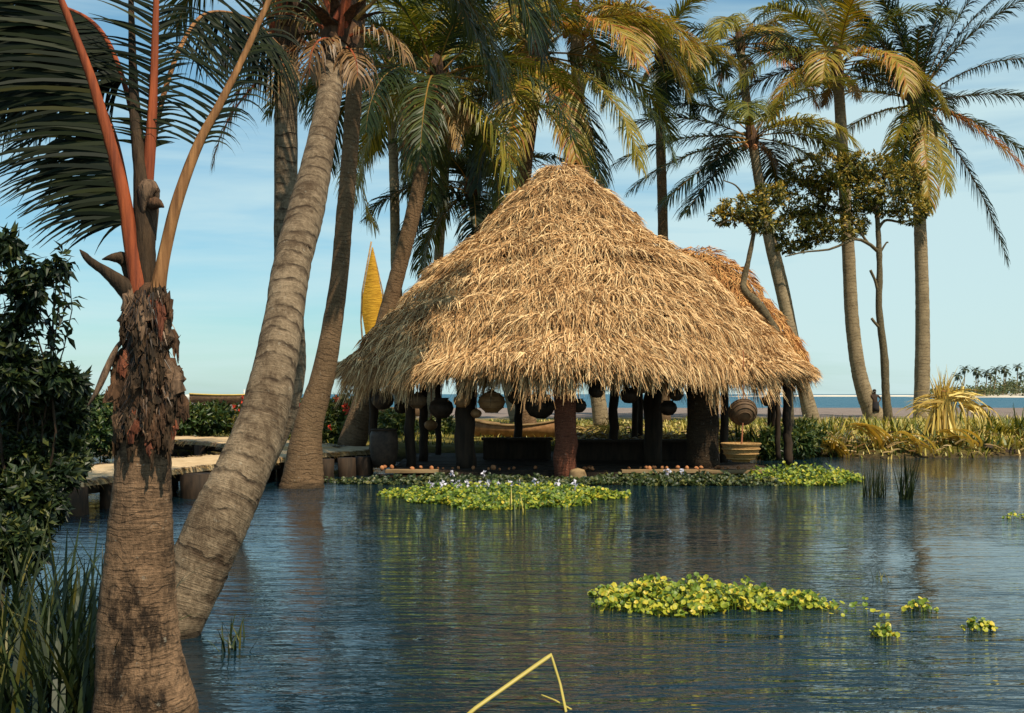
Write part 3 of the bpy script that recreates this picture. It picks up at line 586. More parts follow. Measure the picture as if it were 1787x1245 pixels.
# ------------------------------------------------------------------ thatched huts
PROF = [(0.02, 7.34), (.28, 7.18), (.64, 6.86), (1.20, 6.32), (2.04, 5.54), (2.94, 4.76), (3.70, 4.08), (4.24, 3.44), (4.80, 2.76), (5.06, 2.38)]
def roof_fn(c, prof, rx_pos=1.0, ry=1.0, lump=.095):
    pr = np.array(crom(prof, 60)); n = len(pr)
    def f(u, th):
        i = np.clip(u, 0, 1)*(n-1); j = np.minimum(i.astype(int), n-2); w_ = (i-j)[:, None]; q = pr[j]*(1-w_)+pr[j+1]*w_
        r = q[:, 0]*(1+lump*.35*np.sin(th*5+u*9)*u+.018*np.sin(th*11+1.3)); z = q[:, 1]+lump*np.sin(u*26+np.sin(th*3)*.8)*.55*np.minimum(1, u*4)
        cx = np.cos(th); kx = np.where(cx > 0, rx_pos, 1.0)
        return np.stack([c[0]+r*cx*kx, c[1]+r*np.sin(th)*ry, z+0*r], 1)
    return f
def build_roof(fn, root, nbl, mat, length, width, eave_n, eave_len, rmax, front_bias=True):
    nt, nu = 96, 40
    th, u = np.meshgrid(np.linspace(0, 2*np.pi, nt, endpoint=False), np.linspace(0, 1, nu)); P = fn(u.ravel(), th.ravel())
    b = MB(); b.v = [tuple(p) for p in P]; b.a = [.5]*len(P)
    b.f = [(j*nt+i, j*nt+(i+1) % nt, (j+1)*nt+(i+1) % nt, (j+1)*nt+i) for j in range(nu-1) for i in range(nt)]; b.m = [0]*len(b.f)
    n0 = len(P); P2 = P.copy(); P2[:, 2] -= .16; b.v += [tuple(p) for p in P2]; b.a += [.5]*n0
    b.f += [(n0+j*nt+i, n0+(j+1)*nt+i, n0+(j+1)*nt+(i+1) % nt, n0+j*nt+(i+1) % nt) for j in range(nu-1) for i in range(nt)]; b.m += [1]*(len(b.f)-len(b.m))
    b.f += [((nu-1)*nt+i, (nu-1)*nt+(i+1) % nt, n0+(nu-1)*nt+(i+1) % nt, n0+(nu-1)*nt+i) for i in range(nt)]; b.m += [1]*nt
    roof = b.build('roof', ['thatch_under', 'shaded_under'], root, smooth=True)
    # loose strands of the thatch
    g = np.random.default_rng(3); u = np.sqrt(g.random(nbl))*1.0; th = g.random(nbl)*2*np.pi
    if front_bias: k = g.random(nbl) < .5; th[k] = np.pi+g.random(k.sum())*np.pi
    e = 1e-3; p = fn(u, th); du = fn(np.clip(u+e, 0, 1.0), th)-fn(np.clip(u-e, 0, 1), th); dt = fn(u, th+e)-fn(u, th-e)
    du /= np.linalg.norm(du, axis=1, keepdims=True)+1e-9; dt /= np.linalg.norm(dt, axis=1, keepdims=True)+1e-9
    nn = np.cross(dt, du); nn *= np.sign(nn[:, 2:3]+1e-9); nn /= np.linalg.norm(nn, axis=1, keepdims=True)+1e-9
    swirl = .55*np.sin(th*4+u*7)+.35*np.sin(th*9-u*13)
    keep = g.random(nbl) < .45+.6*(.5+.5*np.sin(th*23+u*31+2*np.sin(u*17+th*5)))*(.5+.5*np.sin(th*41-u*57))+.25*(u > .85)
    u, th, p, du, dt, nn, swirl = u[keep], th[keep], p[keep], du[keep], dt[keep], nn[keep], swirl[keep]; nbl = len(u)
    ang = g.normal(0, .62, nbl)*(1.1-.55*u)+swirl*.45
    d = du*np.cos(ang)[:, None]+dt*np.sin(ang)[:, None]; sd = -du*np.sin(ang)[:, None]+dt*np.cos(ang)[:, None]
    L = length*(.55+.9*g.random(nbl)); W = width*(.6+.9*g.random(nbl)); crs = np.mod(u*11+.25*np.sin(th*3), 1); lift = .02+.07*g.random(nbl)**1.5+.09*crs; tip = .01+.16*g.random(nbl)**2+.09*crs
    # the fringe: strands that hang over the eave
    ne = eave_n; ue = .93+.07*g.random(ne); te = g.random(ne)*2*np.pi; pe = fn(ue, te); de = fn(np.ones(ne), te)-fn(np.full(ne, .985), te); de /= np.linalg.norm(de, axis=1, keepdims=True)
    te_ = fn(np.ones(ne), te+e)-fn(np.ones(ne), te-e); te_ /= np.linalg.norm(te_, axis=1, keepdims=True)
    clump = .55+.75*np.clip(np.sin(te*7+1)*.6+.6*np.sin(te*19+2)+.6*np.sin(te*43), -1, 1)*.6
    Le = eave_len*(.35+.75*g.random(ne))*clump+.1; de2 = de*.75+te_*g.normal(0, .28, ne)[:, None]+np.array([0, 0, -.35]); de2 /= np.linalg.norm(de2, axis=1, keepdims=True)
    V = []; Fc = []
    def strands(p, d, sd, nn, L, W, lift, tip, sag):
        o = sum(len(x) for x in V); n = len(p); a = p+nn*lift[:, None]; m = a+d*(L*.5)[:, None]+nn*(tip*.6)[:, None]; z = a+d*L[:, None]+nn*(tip-lift*.6)[:, None]; m[:, 2] -= sag*L*.12; z[:, 2] -= sag*L*.45
        h = sd*W[:, None]*.5; tw = nn*(W*g.normal(0, .35, n))[:, None]
        q = np.stack([a-h, a+h, m-h*.9-tw, m+h*.9+tw, z-h*.25, z+h*.25], 1).reshape(-1, 3); V.append(q)
        i = o+np.arange(n)[:, None]*6
        Fc.append((i+np.array([[0, 1, 3, 2]])).astype(int)); Fc.append((i+np.array([[2, 3, 5, 4]])).astype(int))
    strands(p, d, sd, nn, L, W, lift, tip, .15)
    strands(pe, de2, te_, np.cross(te_, de2), Le, width*(.7+.8*g.random(ne)), .06*g.normal(0, 1, ne), np.zeros(ne), .8)
    v = np.concatenate(V); f = np.concatenate(Fc)
    me = bpy.data.meshes.new('thatch'); me.from_pydata(v.tolist(), [], f.tolist()); me.materials.append(M[mat])
    o = bpy.data.objects.new('thatch', me); COL.objects.link(o); o.parent = roof
    return roof
HC = (1.19, 28.2)
hut = thing('thatched_hut', 'big round open hut with conical golden straw roof on posts over the water', 'hut', (HC[0], HC[1], .2))
build_roof(roof_fn(HC, PROF, 1.11), hut, 95000, 'thatch', .50, .017, 9500, .70, 5.1)
fr_ = MB()
for k in range(1500):                                  # straw hanging inside the eave, interior shade put into its colour
    th = U(math.pi, 2*math.pi) if k % 3 else U(0, math.pi); r_ = U(3.7, 4.7); cx = math.cos(th); p = Vector((HC[0]+r_*cx*(1.11 if cx > 0 else 1), HC[1]+r_*math.sin(th), float(np.interp(r_, [q[0] for q in PROF], [q[1] for q in PROF]))-.2))
    fr_.blade(p, Vector((U(-.3, .3), U(-.3, .3), -1)), U(.35, .95)*(1.25 if math.cos(th) < -.1 else 1), U(.03, .07), 0, segs=2)
fr_.build('hanging_straw', 'shaded_under', hut)
hut2 = thing('thatched_hut', 'smaller rust coloured thatched roof peeping out behind the right slope of the big one', 'hut', (5.9, 34.2, .4))
build_roof(roof_fn((5.56, 34.2), [(.02, 6.0), (.6, 5.86), (1.33, 5.33), (1.83, 4.67), (2.32, 4.0), (2.70, 3.45), (2.95, 2.9), (3.1, 2.5)], 1.0, .95), hut2, 24000, 'thatch2', .42, .02, 2500, .5, 3.0)
for a in range(6):
    th = R(20+60*a); tb = MB(); x, y = 5.75+2.3*math.cos(th), 34.2+2.2*math.sin(th)
    tb.tube([(x, y, -.2), (x+.03, y, 1.4), (x, y, 3.0)], [.10, .09, .08], 9, jit=.05); tb.build('post', 'darkwood', hut2, smooth=True)
# posts of the big hut: (px, depth, width px, kind); dark kinds carry the shade inside the hut
for px, Yd, wd, mt in ((987, 23.9, 38, 'postred'), (716, 25.5, 17, 'darkwood'), (739, 27.5, 15, 'darkwood'), (812, 25.0, 34, 'darkwood'), (764, 30.5, 10, 'darkwood'), (1071, 32.0, 16, 'darkwood'), (1140, 26.5, 31, 'darkwood'), (1226, 25.2, 54, 'bark_shaded'), (1264, 27.0, 14, 'darkwood'), (1374, 27.2, 15, 'darkwood'), (1358, 29.5, 9, 'darkwood'), (905, 32.3, 14, 'darkwood'), (652, 26.6, 15, 'darkwood')):
    p0 = at(px, 800, Yd); r_ = wd/F*Yd/2; z0 = -.35 if Yd < 24.2 else (.1 if Yd < 32.4 else -.2); rr_ = math.hypot((p0.x-HC[0])/(1.11 if p0.x > HC[0] else 1), Yd-HC[1])
    zt = float(np.interp(rr_, [q[0] for q in PROF], [q[1] for q in PROF]))-.12; zt = min(zt, 3.4)
    q = [(p0.x+U(-.03, .03), Yd+U(-.03, .03), z) for z in np.linspace(z0, zt, 14)]
    tb = MB(); tb.tube(q, [r_*(1.06-.10*i/13+U(-.03, .03)) for i in range(14)], 14, jit=.03); tb.build('post', mt, hut, smooth=True)
# ring beam, rafters, platform
tb = MB(); ring = []
for k in range(33):
    th = 2*math.pi*k/32; cx = math.cos(th); ring.append((HC[0]+4.3*cx*(1.11 if cx > 0 else 1), HC[1]+4.3*math.sin(th), 2.72))
tb.tube(ring, .07, 7, jit=.06); tb.build('ring_beam', 'darkwood', hut, smooth=True)
for k in range(18):
    th = 2*math.pi*k/18+.1; cx = math.cos(th)*(1.11 if math.cos(th) > 0 else 1); sn = math.sin(th); tb = MB()
    tb.tube([(HC[0]+4.8*cx, HC[1]+4.8*sn, 2.36), (HC[0]+3.95*cx, HC[1]+3.95*sn, 3.35), (HC[0]+2.8*cx, HC[1]+2.8*sn, 4.5), (HC[0]+.25*cx, HC[1]+.25*sn, 7.0)], [.045, .05, .045, .035], 6); tb.build('rafter', 'darkwood', hut)
pb = MB()
for k in range(22):                                  # floor of split planks
    pb.box((1.5+U(-.03, .03), 24.35+k*.39, .145+U(-.006, .006)), (8.3+U(-.15, .1), .37, .07), U(-.004, .004))
pb.build('floor', 'darkwood', hut)
for x0, x1, y, z, h in ((-2.65, -1.55, 23.95, .18, .06), (2.3, 3.9, 23.92, .18, .06), (3.93, 5.62, 23.90, .175, .065)):
    pb = MB(); pb.box(((x0+x1)/2, y, z), (x1-x0, .26, h), .008); pb.build('edge_plank', 'plank', hut)
pb = MB(); pb.box((.35, 24.06, .09), (3.8, .18, .12)); pb.build('edge_plank', 'darkwood', hut)
pb = MB(); pb.box((1.4, 24.25, -.16), (8.6, .14, .5)); pb.build('floor_skirt', 'darkwood', hut)
for x in (-2.7, -1.4, .2, 1.9, 3.5, 5.2):
    tb = MB(); tb.tube([(x, 24.12, -.6), (x, 24.12, .09)], [.09, .085], 8, jit=.05); tb.build('stilt', 'darkwood', hut, smooth=True)
def bench(x0, x1, y, z, d):
    b_ = MB(); b_.box(((x0+x1)/2, y, z-.03), (x1-x0, d, .06)); b_.box(((x0+x1)/2, y+d*.3, (z-.06+.18)/2), (x1-x0-.06, .05, z-.06-.18))
    for x in (x0+.1, x1-.1): b_.box((x, y-d*.35, (z-.06+.18)/2), (.07, .07, z-.06-.18))
    return b_
tag(bench(1.5, 4.4, 27.6, .70, .6).build('bench', 'darkwood'), 'long dark bench inside the hut right of the red post', 'bench', 'benches inside the hut')
tag(bench(-.75, 1.0, 28.2, .72, .6).build('bench', 'darkwood'), 'shorter dark bench inside the hut left of the red post', 'bench', 'benches inside the hut')

# things hanging under the eave and standing on the edge
def hang_line(o, p, ztop):
    tb = MB(); tb.tube([p, (p[0]+.01, p[1], (p[2]+ztop)/2), (p[0], p[1], ztop)], .012, 5); tb.build('cord', 'rope', o)
def vessel(name, label, cat, px, py, Y, rpx, prof, mat, ztop=2.75, tilt=None, group='vessels hung under the eave', ribs=0, sx=1):
    p = at(px, py, Y); s = rpx/F*Y; o = thing(name, label, cat, p, group)
    b_ = MB(); rot = Matrix.Rotation(R(tilt[0]), 3, tilt[1]) if tilt else None
    b_.lathe(p, [(a*s, z*s) for a, z in prof], 22, 0, .5, sx, rot); b_.build('body', mat, o, smooth=True)
    if ribs:
        rb = MB()
        for a, z in prof[1:ribs+1]:
            q = [Vector((a*s*1.02*math.cos(g)*sx, a*s*1.02*math.sin(g), z*s)) for g in np.linspace(0, 2*math.pi, 25)]
            rb.tube([p+(rot @ v if rot else v) for v in q], s*.045, 5)
        rb.build('woven_bands', mat, o, smooth=True)
    if ztop: hang_line(o, p+Vector((0, 0, s*.75)), ztop)
    return o
POT = [(.001, -.85), (.5, -.78), (.88, -.4), (1, 0), (.86, .42), (.55, .66), (.62, .8), (.56, .8), (.48, .66), (.8, .3), (.9, 0), (.75, -.4), (.001, -.7)]
GRD = [(.001, -.8), (.45, -.74), (.85, -.4), (1, 0), (.9, .35), (.6, .62), (.25, .76), (.12, .95), (.001, .98)]
BSK = [(.001, -.55), (.45, -.53), (.74, -.38), (.92, -.12), (1.0, .14), (1.0, .36), (1.04, .42), (.95, .42), (.9, .1), (.66, -.35), (.001, -.45)]
vessel('round_basket', 'brown round woven basket under the eave left of the red post', 'basket', 858, 702, 24.4, 24, GRD, 'gourd', ribs=5)
vessel('gourd', 'small orange brown gourd hung in front of the dark ringed post', 'gourd', 806, 700, 24.3, 15, GRD, 'gourd')
vessel('cooking_pot', 'wide black pot hung beside the red post', 'pot', 942, 708, 24.6, 27, POT, 'clay', tilt=(12, 'Y'))
vessel('cooking_pot', 'black pot hung just right of the red post', 'pot', 1009, 708, 25.0, 15, POT, 'clay')
vessel('cooking_pot', 'tall dark pot hung high between the red post and the next slim post', 'pot', 1041, 682, 24.2, 15, POT, 'clay')
vessel('cooking_pot', 'dark pot hung under the left eave above the black stool', 'pot', 668, 698, 25.6, 20, POT, 'clay')
vessel('round_basket', 'tilted dark mouthed basket hung at the right end of the hut', 'basket', 1297, 722, 24.4, 24, BSK, 'hullwood', tilt=(-58, 'X'), ribs=5)
b_ = vessel('gourd', 'little dark gourd hung between the two thick dark right posts', 'gourd', 1180, 690, 24.8, 13, GRD, 'clay')
vessel('gourd', 'dark gourd hung under the eave near the far right corner post', 'gourd', 1340, 700, 25.5, 12, GRD, 'clay')
for lab, nm, cat, px, py, Y_, rp, pf, mt, rb_ in (
    ('small dark gourd hung in the shade nearest the left end post', 'gourd', 'gourd', 700, 712, 26.4, 13, GRD, 'clay', 0),
    ('brown basket hung between the two slim left posts', 'round_basket', 'basket', 728, 700, 24.6, 17, GRD, 'hullwood', 4),
    ('big dark pot hung just left of the thick dark left post', 'cooking_pot', 'pot', 770, 712, 25.2, 22, POT, 'clay', 0),
    ('reddish gourd hung low left of the thick dark left post', 'gourd', 'gourd', 752, 742, 26.5, 12, GRD, 'gourd', 0),
    ('small tan gourd touching the big brown basket from the left', 'gourd', 'gourd', 831, 722, 24.6, 10, GRD, 'gourd', 0),
    ('small brown basket hung between the big brown basket and the wide black pot', 'round_basket', 'basket', 900, 694, 24.8, 15, GRD, 'hullwood', 4),
    ('dark pot hung high right of the next slim post', 'cooking_pot', 'pot', 1098, 690, 25.0, 17, POT, 'clay', 0),
    ('dark basket hung left of the square shouldered dark post', 'round_basket', 'basket', 1118, 676, 24.3, 14, GRD, 'hullwood', 4),
    ('dark pot hung between the dark post and the thickest post', 'cooking_pot', 'pot', 1166, 712, 25.6, 16, POT, 'clay', 0)):
    vessel(nm, lab, cat, px, py, Y_, rp, pf, mt, ribs=rb_)
o = vessel('open_basket', 'straw coloured open basket standing on the plank edge at right', 'basket', 1293, 788, 23.85, 32, BSK, 'basket', ztop=None, group='baskets on the plank edge', ribs=6)
tb = MB(); p = at(1293, 795, 23.85)
tb.tube([p, p+Vector((.02, 0, .35)), p+Vector((.04, -.01, .68))], [.022, .018, .012], 6); tag(tb.build('wooden_stick', 'rope'), 'thin reddish stick standing upright in the open basket', 'stick')
st = thing('wooden_drum', 'black round drum standing at the left end of the hut floor', 'drum', at(670, 795, 25.2))
q = at(670, 757, 25.2); b_ = MB(); b_.lathe((q.x, q.y, .18), [(.001, 0), (.24, .0), (.29, .2), (.32, .45), (.31, .7), (.27, .84), (.001, .845)], 22); b_.build('body', 'clay', st, smooth=True)
b_ = MB(); b_.tube([(q.x+.275*math.cos(g_), q.y+.275*math.sin(g_), 1.01) for g_ in np.linspace(0, 2*math.pi, 25)], .025, 6); b_.build('rim', 'darkwood', st, smooth=True)
mo = thing('stone_mortar', 'pale rounded stone lying at the foot of the red post', 'stone', at(1008, 838, 23.5))
b_ = MB(); b_.lathe(at(1008, 832, 23.5)+Vector((0, 0, .02)), [(.001, -.2), (.14, -.15), (.17, 0), (.13, .12), (.001, .16)], 14, sx=1.1); b_.build('body', 'plank', mo, smooth=True)
for k in range(46):                                   # husks strewn along the plank edge
    px = random.choice([U(1095, 1300), U(1095, 1215), U(665, 800), U(820, 960), U(1215, 1290), U(1015, 1035)]); Yh = U(24.02, 24.5); x = (px-CX)/F*Yh
    hb = MB(); s = U(.024, .05); rt = Quaternion(rdir(), U(0, 3)).to_matrix()
    hb.lathe((x, Yh, .19+s*.8), [(.001, -s*1.25), (s*.7, -s*.8), (s, 0), (s*.8, s*.7), (s*.3, s*1.1), (.001, s*1.2)], 9, rot=rt)
    tag(hb.build('coconut_husk', 'husk', smooth=True), 'orange brown coconut husk lying on the plank edge of the hut floor', 'husk', 'coconut husks along the hut edge')

# ------------------------------------------------------------------ walkways
def walkway(name, label, pts, width, ztop, posts, th=.09):
    root = thing(name, label, 'walkway', (*pts[0], ztop), 'plank walkways over the pond')
    c = crom(pts, 60); vs = []; b_ = MB()
    for i, p in enumerate(c):
        T = np.array(c[min(i+1, 59)])-np.array(c[max(i-1, 0)]); T /= np.linalg.norm(T); S = np.array([-T[1], T[0]])
        w2 = width/2*(1+U(-.03, .03)); a = p+S*w2; e = p-S*w2
        vs += [(a[0], a[1], ztop+U(-.015, .015)), (*p, ztop+.03+U(-.01, .01)), (e[0], e[1], ztop+U(-.015, .015)), (e[0], e[1], ztop-th), (a[0], a[1], ztop-th)]
    fs = [(i*5+k, i*5+(k+1) % 5, i*5+5+(k+1) % 5, i*5+5+k) for i in range(59) for k in range(5)]+[(0, 1, 2, 3, 4), tuple(295+k for k in range(5))[::-1]]
    b_.add(vs, fs); b_.build('deck', 'deck', root)
    fb = MB()
    for k in range(1500):                             # straw hanging over both edges
        i = random.randrange(59); q = vs[i*5+random.choice((0, 2, 2))]; q2 = vs[i*5+5]; j = random.choice((0, 2))
        A = Vector(vs[i*5+j]).lerp(Vector(vs[i*5+5+j]), random.random()); O = (A-Vector(vs[i*5+1])); O.z = 0; O.normalize()
        fb.blade(A-O*U(0, .1)+Vector((0, 0, .012)), (O+rdir()*.4+Vector((0, 0, -.15))), U(.1, .26), .03, 1.6, segs=3, tint=U(.0, .8))
    fb.build('straw_edge', 'straw_dull', root)
    for x, y, r_ in posts:
        tb = MB(); tb.tube([(x, y, -.7), (x, y, .1), (x, y, ztop-th)], [r_*1.05, r_, r_], 12, jit=.05); tb.build('support_post', 'darkwood', root, smooth=True)
    tb = MB()
    for s in (-1, 1):
        q = []
        for i in range(0, 60, 6):
            p = np.array(c[i]); T = np.array(c[min(i+1, 59)])-np.array(c[max(i-1, 0)]); T /= np.linalg.norm(T); q.append((p[0]-T[1]*s*width*.36, p[1]+T[0]*s*width*.36, ztop-th-.08))
        tb.tube(q, .09, 7)
    tb.build('joist', 'darkwood', root); return root

def g2(px, py, z):                                    # ground-plane point of height z under a photo pixel
    Y_ = (CAMZ-z)*F/(py-HY); return ((px-CX)/F*Y_, Y_)
walkway('walkway', 'near sandy walkway running from the left bushes to the hut behind the big trunks', [g2(40, 838, .5), g2(150, 825, .5), g2(300, 809, .5), g2(400, 800, .5), g2(510, 789, .5), g2(600, 784, .5), g2(648, 782, .5)], 2.0, .5,
        [(*g2(112, 840, .5), .36), (*g2(348, 818, .5), .34), (*g2(300, 800, .5), .13), (*g2(425, 806, .5), .2), (*g2(605, 792, .5), .2), (*g2(570, 794, .5), .16), (*g2(635, 790, .5), .2), (*g2(500, 797, .5), .2), (*g2(190, 832, .5), .14)])
walkway('walkway', 'farther sandy walkway joining the near one behind the leaning trunks', [g2(215, 764, .55), g2(320, 766, .55), g2(420, 770, .55), g2(490, 778, .55), g2(506, 782, .55)], 2.2, .56,
        [(*g2(350, 772, .55), .16), (*g2(430, 776, .55), .2), (*g2(470, 780, .55), .16)])

# ------------------------------------------------------------------ sail, boats, canoe
cn = thing('sailing_canoe', 'canoe with a slim pointed yellow sail drawn up left of the roof', 'boat', at(655, 722, 58), 'boats on the shore')
def sail(poly, Y, bulge, name):
    b_ = MB(); n = len(poly)//2; L = poly[:n]; Rr = poly[n:][::-1]; q = []
    for i in range(n):
        for k in range(5):
            u = k/4; px = L[i][0]*(1-u)+Rr[i][0]*u; py = L[i][1]*(1-u)+Rr[i][1]*u; q.append(at(px, py, Y-bulge*math.sin(math.pi*u)*math.sin(math.pi*i/(n-1))))
    m = len(q); q2 = [v+Vector((0, .02, 0)) for v in q]; fs = [(i*5+k, i*5+k+1, i*5+6+k, i*5+5+k) for i in range(n-1) for k in range(4)]
    b_.add(q+q2, fs+[tuple(m+v for v in f[::-1]) for f in fs]); return b_.build(name, 'sail', cn, smooth=True)
sail([(649, 432), (642, 465), (633, 515), (632, 550), (637, 580), (640, 610), (643, 660), (646, 660), (655, 610), (660, 580), (666, 550), (667, 515), (657, 465), (650, 432)], 58, .22, 'sail')
sail([(668, 515), (664, 540), (662, 570), (661, 600), (664, 600), (670, 570), (672, 540), (669, 515)], 58.3, .15, 'sail')
def spar(pts, r_, name, par, mat='plank'):
    tb = MB(); tb.tube([at(*p) for p in pts], r_, 7); return tb.build(name, mat, par, smooth=True)
spar([(640, 705, 58.1), (630, 560, 58.1), (632, 510, 58.1), (648, 422, 58.1)], .045, 'mast', cn); spar([(646, 680, 58.1), (670, 555, 58.1), (668, 510, 58.1), (650, 432, 58.1)], .035, 'yard', cn)
def hull(c, L, W, Hh, rz, name, par, mat, rim=None, sheer=.35):
    b_ = MB(); n = 17; vs = []; cs, sn = math.cos(rz), math.sin(rz)
    for i in range(n):
        u = i/(n-1)*2-1; ww = W/2*(1-abs(u)**2.4)+.012; zz = Hh*(1+sheer*u*u); kz = Hh*.32*u**4
        for y, z in ((-1, zz), (-.92, zz*.55+kz*.5), (-.5, kz+.04), (0, kz), (.5, kz+.04), (.92, zz*.55+kz*.5), (1, zz), (.86, zz), (.5, kz+Hh*.3), (0, kz+Hh*.22), (-.5, kz+Hh*.3), (-.86, zz)):
            X_, Y_ = u*L/2, y*ww; vs.append((c[0]+X_*cs-Y_*sn, c[1]+X_*sn+Y_*cs, c[2]+z))
    k = 12; fs = [(i*k+j, i*k+(j+1) % k, (i+1)*k+(j+1) % k, (i+1)*k+j) for i in range(n-1) for j in range(k)]+[tuple(range(k)), tuple((n-1)*k+j for j in range(k))[::-1]]
    b_.add(vs, fs); h = b_.build('hull', mat, par, smooth=True)
    if rim:
        for y in (0, 6):
            tb = MB(); tb.tube([Vector(vs[i*k+y])+Vector((0, 0, .02)) for i in range(n)], .05*W, 6); tb.build('gunwale', rim, h)
    return h
q = at(655, 722, 58); hull((q.x, q.y, H(q.x, q.y)-.03), 5.2, .8, .5, .35, 'hull', cn, 'hullwood', 'plank')
for lab, px, Y_, L_, rz, mt, rim, lift in (('long dark fishing boat with a yellow rim on the far left shore', 398, 112, 7.5, .06, 'hullwood', 'hullyellow', 0), ('small pale boat at the far left shore beside the dark yellow rimmed one', 318, 116, 3.2, .1, 'paleboat', None, 0), ('dark yellow rimmed boat seen just under the left tip of the roof', 622, 112, 4.5, .05, 'hullwood', 'hullyellow', 0)):
    q = at(px, 700, Y_); bo = thing('fishing_boat', lab, 'boat', (q.x, q.y, H(q.x, q.y)), 'boats on the shore')
    hull((q.x, q.y, H(q.x, q.y)-.05), L_, 1.5, .95, rz, 'hull', bo, mt, rim, .12)
    if L_ > 4: spar([(px+28 if px < 500 else px+8, 702, Y_), (px+28 if px < 500 else px+8, 680, Y_)], .09, 'mooring_post', bo, 'paleboat')
q = at(900, 752, 37); cz = H(q.x, q.y); dc = thing('dugout_canoe', 'pale rimmed dugout canoe pulled up behind the hut left of the red post', 'boat', (q.x, q.y, cz), 'boats on the shore')
hull((q.x, q.y, cz-.02), 3.6, .7, .42, -.3, 'hull', dc, 'gourd', 'plank', .6)

# ------------------------------------------------------------------ broad-leaved trees
def limb(mb, a, e, r0, r1, bend=.12, n=7):
    a, e = Vector(a), Vector(e); L = (e-a).length; o = rdir()*L*bend; P = [a.lerp(e, i/(n-1))+o*math.sin(math.pi*i/(n-1)) for i in range(n)]
    mb.tube(P, [r0+(r1-r0)*i/(n-1) for i in range(n)], 7, jit=.05); return P
def rosette(lb, p, up, k, L, W, tint):
    up = up.normalized()
    for i in range(k):
        d = (rdir()+up*.8).normalized(); lb.leaf(p+rdir()*L*.25, d, (up+ZUP*.3+rdir()*.8).normalized(), L*U(.7, 1.2), W*U(.8, 1.2), tint=max(0, min(1, tint+U(-.25, .25))), droop=U(0, .35))
def px_tree(label, trunk, limbs, clumps, Y, nros, L, W, group):
    root = thing('broad_leaved_tree', label, 'tree', at(*trunk[0][:3]), group)
    q = [(*at(a, b_, c), d/F*c/2) for a, b_, c, d in trunk]; c = crom(q, 40); mb = MB(); mb.tube([p[:3] for p in c], [p[3]*U(.93, 1.07) for p in c], 10, jit=.06); tr = mb.build('trunk', 'treebark', root, smooth=True)
    for pts in limbs:
        lm = MB(); q = [(*at(a, b_, Y+dy), d/F*Y/2) for a, b_, dy, d in pts]; c = crom(q, 14); lm.tube([p[:3] for p in c], [max(.006, p[3]) for p in c], 7, jit=.06); lm.build('branch', 'treebark', tr, smooth=True)
    lb = MB(); s = Y/F
    for (px, py, rx, ry, wgt) in clumps:
        for k in range(int(nros*wgt)):
            v = rdir()*U(.55, 1)**.5; p = at(px+v.x*rx*1.12, py-v.z*ry, Y+v.y*rx*s*.8); rosette(lb, p, v+ZUP*.5, 9, L, W, .58+.25*v.z+U(-.2, .2))  # sunlit yellow put into the leaf tint, more towards the clump tops
    lb.build('crown', 'broad', root); return root
px_tree('spreading leafy tree with a bare stubby trunk between the two right palms',
        [(1552, 745, 50, 18), (1546, 690, 50, 15), (1543, 620, 50, 14), (1534, 540, 50, 12), (1535, 470, 50, 11), (1532, 395, 50, 9), (1528, 350, 50, 7)],
        [[(1533, 440, 0, 7), (1515, 425, -.3, 6), (1490, 418, -.6, 5), (1450, 435, -.8, 4), (1405, 440, -.9, 3), (1370, 448, -1, 2)], [(1530, 405, 0, 6), (1545, 385, .3, 5), (1575, 388, .5, 4), (1600, 380, .6, 2)], [(1528, 365, 0, 6), (1490, 330, .2, 5), (1440, 300, .3, 3), (1400, 300, .3, 2)], [(1515, 425, -.3, 5), (1480, 380, -.4, 4), (1430, 350, -.5, 3)], [(1533, 360, 0, 5), (1545, 310, 0, 4), (1560, 280, 0, 2)],
         [(1535, 520, 0, 6), (1527, 490, -.1, 5), (1519, 472, -.2, 5)], [(1540, 578, 0, 6), (1528, 565, -.1, 5), (1521, 556, -.15, 5)], [(1537, 440, 0, 4), (1546, 425, 0, 3), (1550, 423, 0, 3)]],
        [(1440, 300, 65, 32, 1.1), (1395, 345, 45, 38, .9), (1480, 335, 60, 42, 1.2), (1545, 335, 55, 42, 1.1), (1590, 365, 30, 28, .55), (1400, 400, 50, 30, .9), (1455, 395, 55, 28, .9), (1510, 290, 50, 25, .7), (1385, 432, 28, 10, .25), (1590, 310, 25, 25, .35)],
        50, 270, .20, .075, 'leafy trees behind the hut')
px_tree('small dark stemmed tree growing crookedly between the two thatched roofs',
        [(1378, 745, 30.6, 17), (1372, 640, 30.4, 17), (1352, 580, 30.0, 17), (1325, 535, 29.8, 16), (1300, 508, 29.8, 13), (1298, 490, 30, 11), (1306, 455, 30, 9), (1314, 415, 30, 8), (1318, 385, 30, 6)],
        [[(1316, 405, 0, 6), (1295, 385, -.2, 4), (1270, 385, -.3, 3), (1252, 395, -.3, 2)], [(1317, 395, 0, 5), (1330, 370, .2, 4), (1345, 350, .2, 2)], [(1316, 400, 0, 5), (1300, 350, 0, 4), (1285, 325, 0, 3), (1262, 315, 0, 2)]],
        [(1270, 378, 26, 14, .55), (1300, 362, 38, 22, 1.0), (1330, 385, 28, 20, .7), (1345, 345, 26, 24, .6)], 30, 75, .17, .06, 'leafy trees behind the hut')

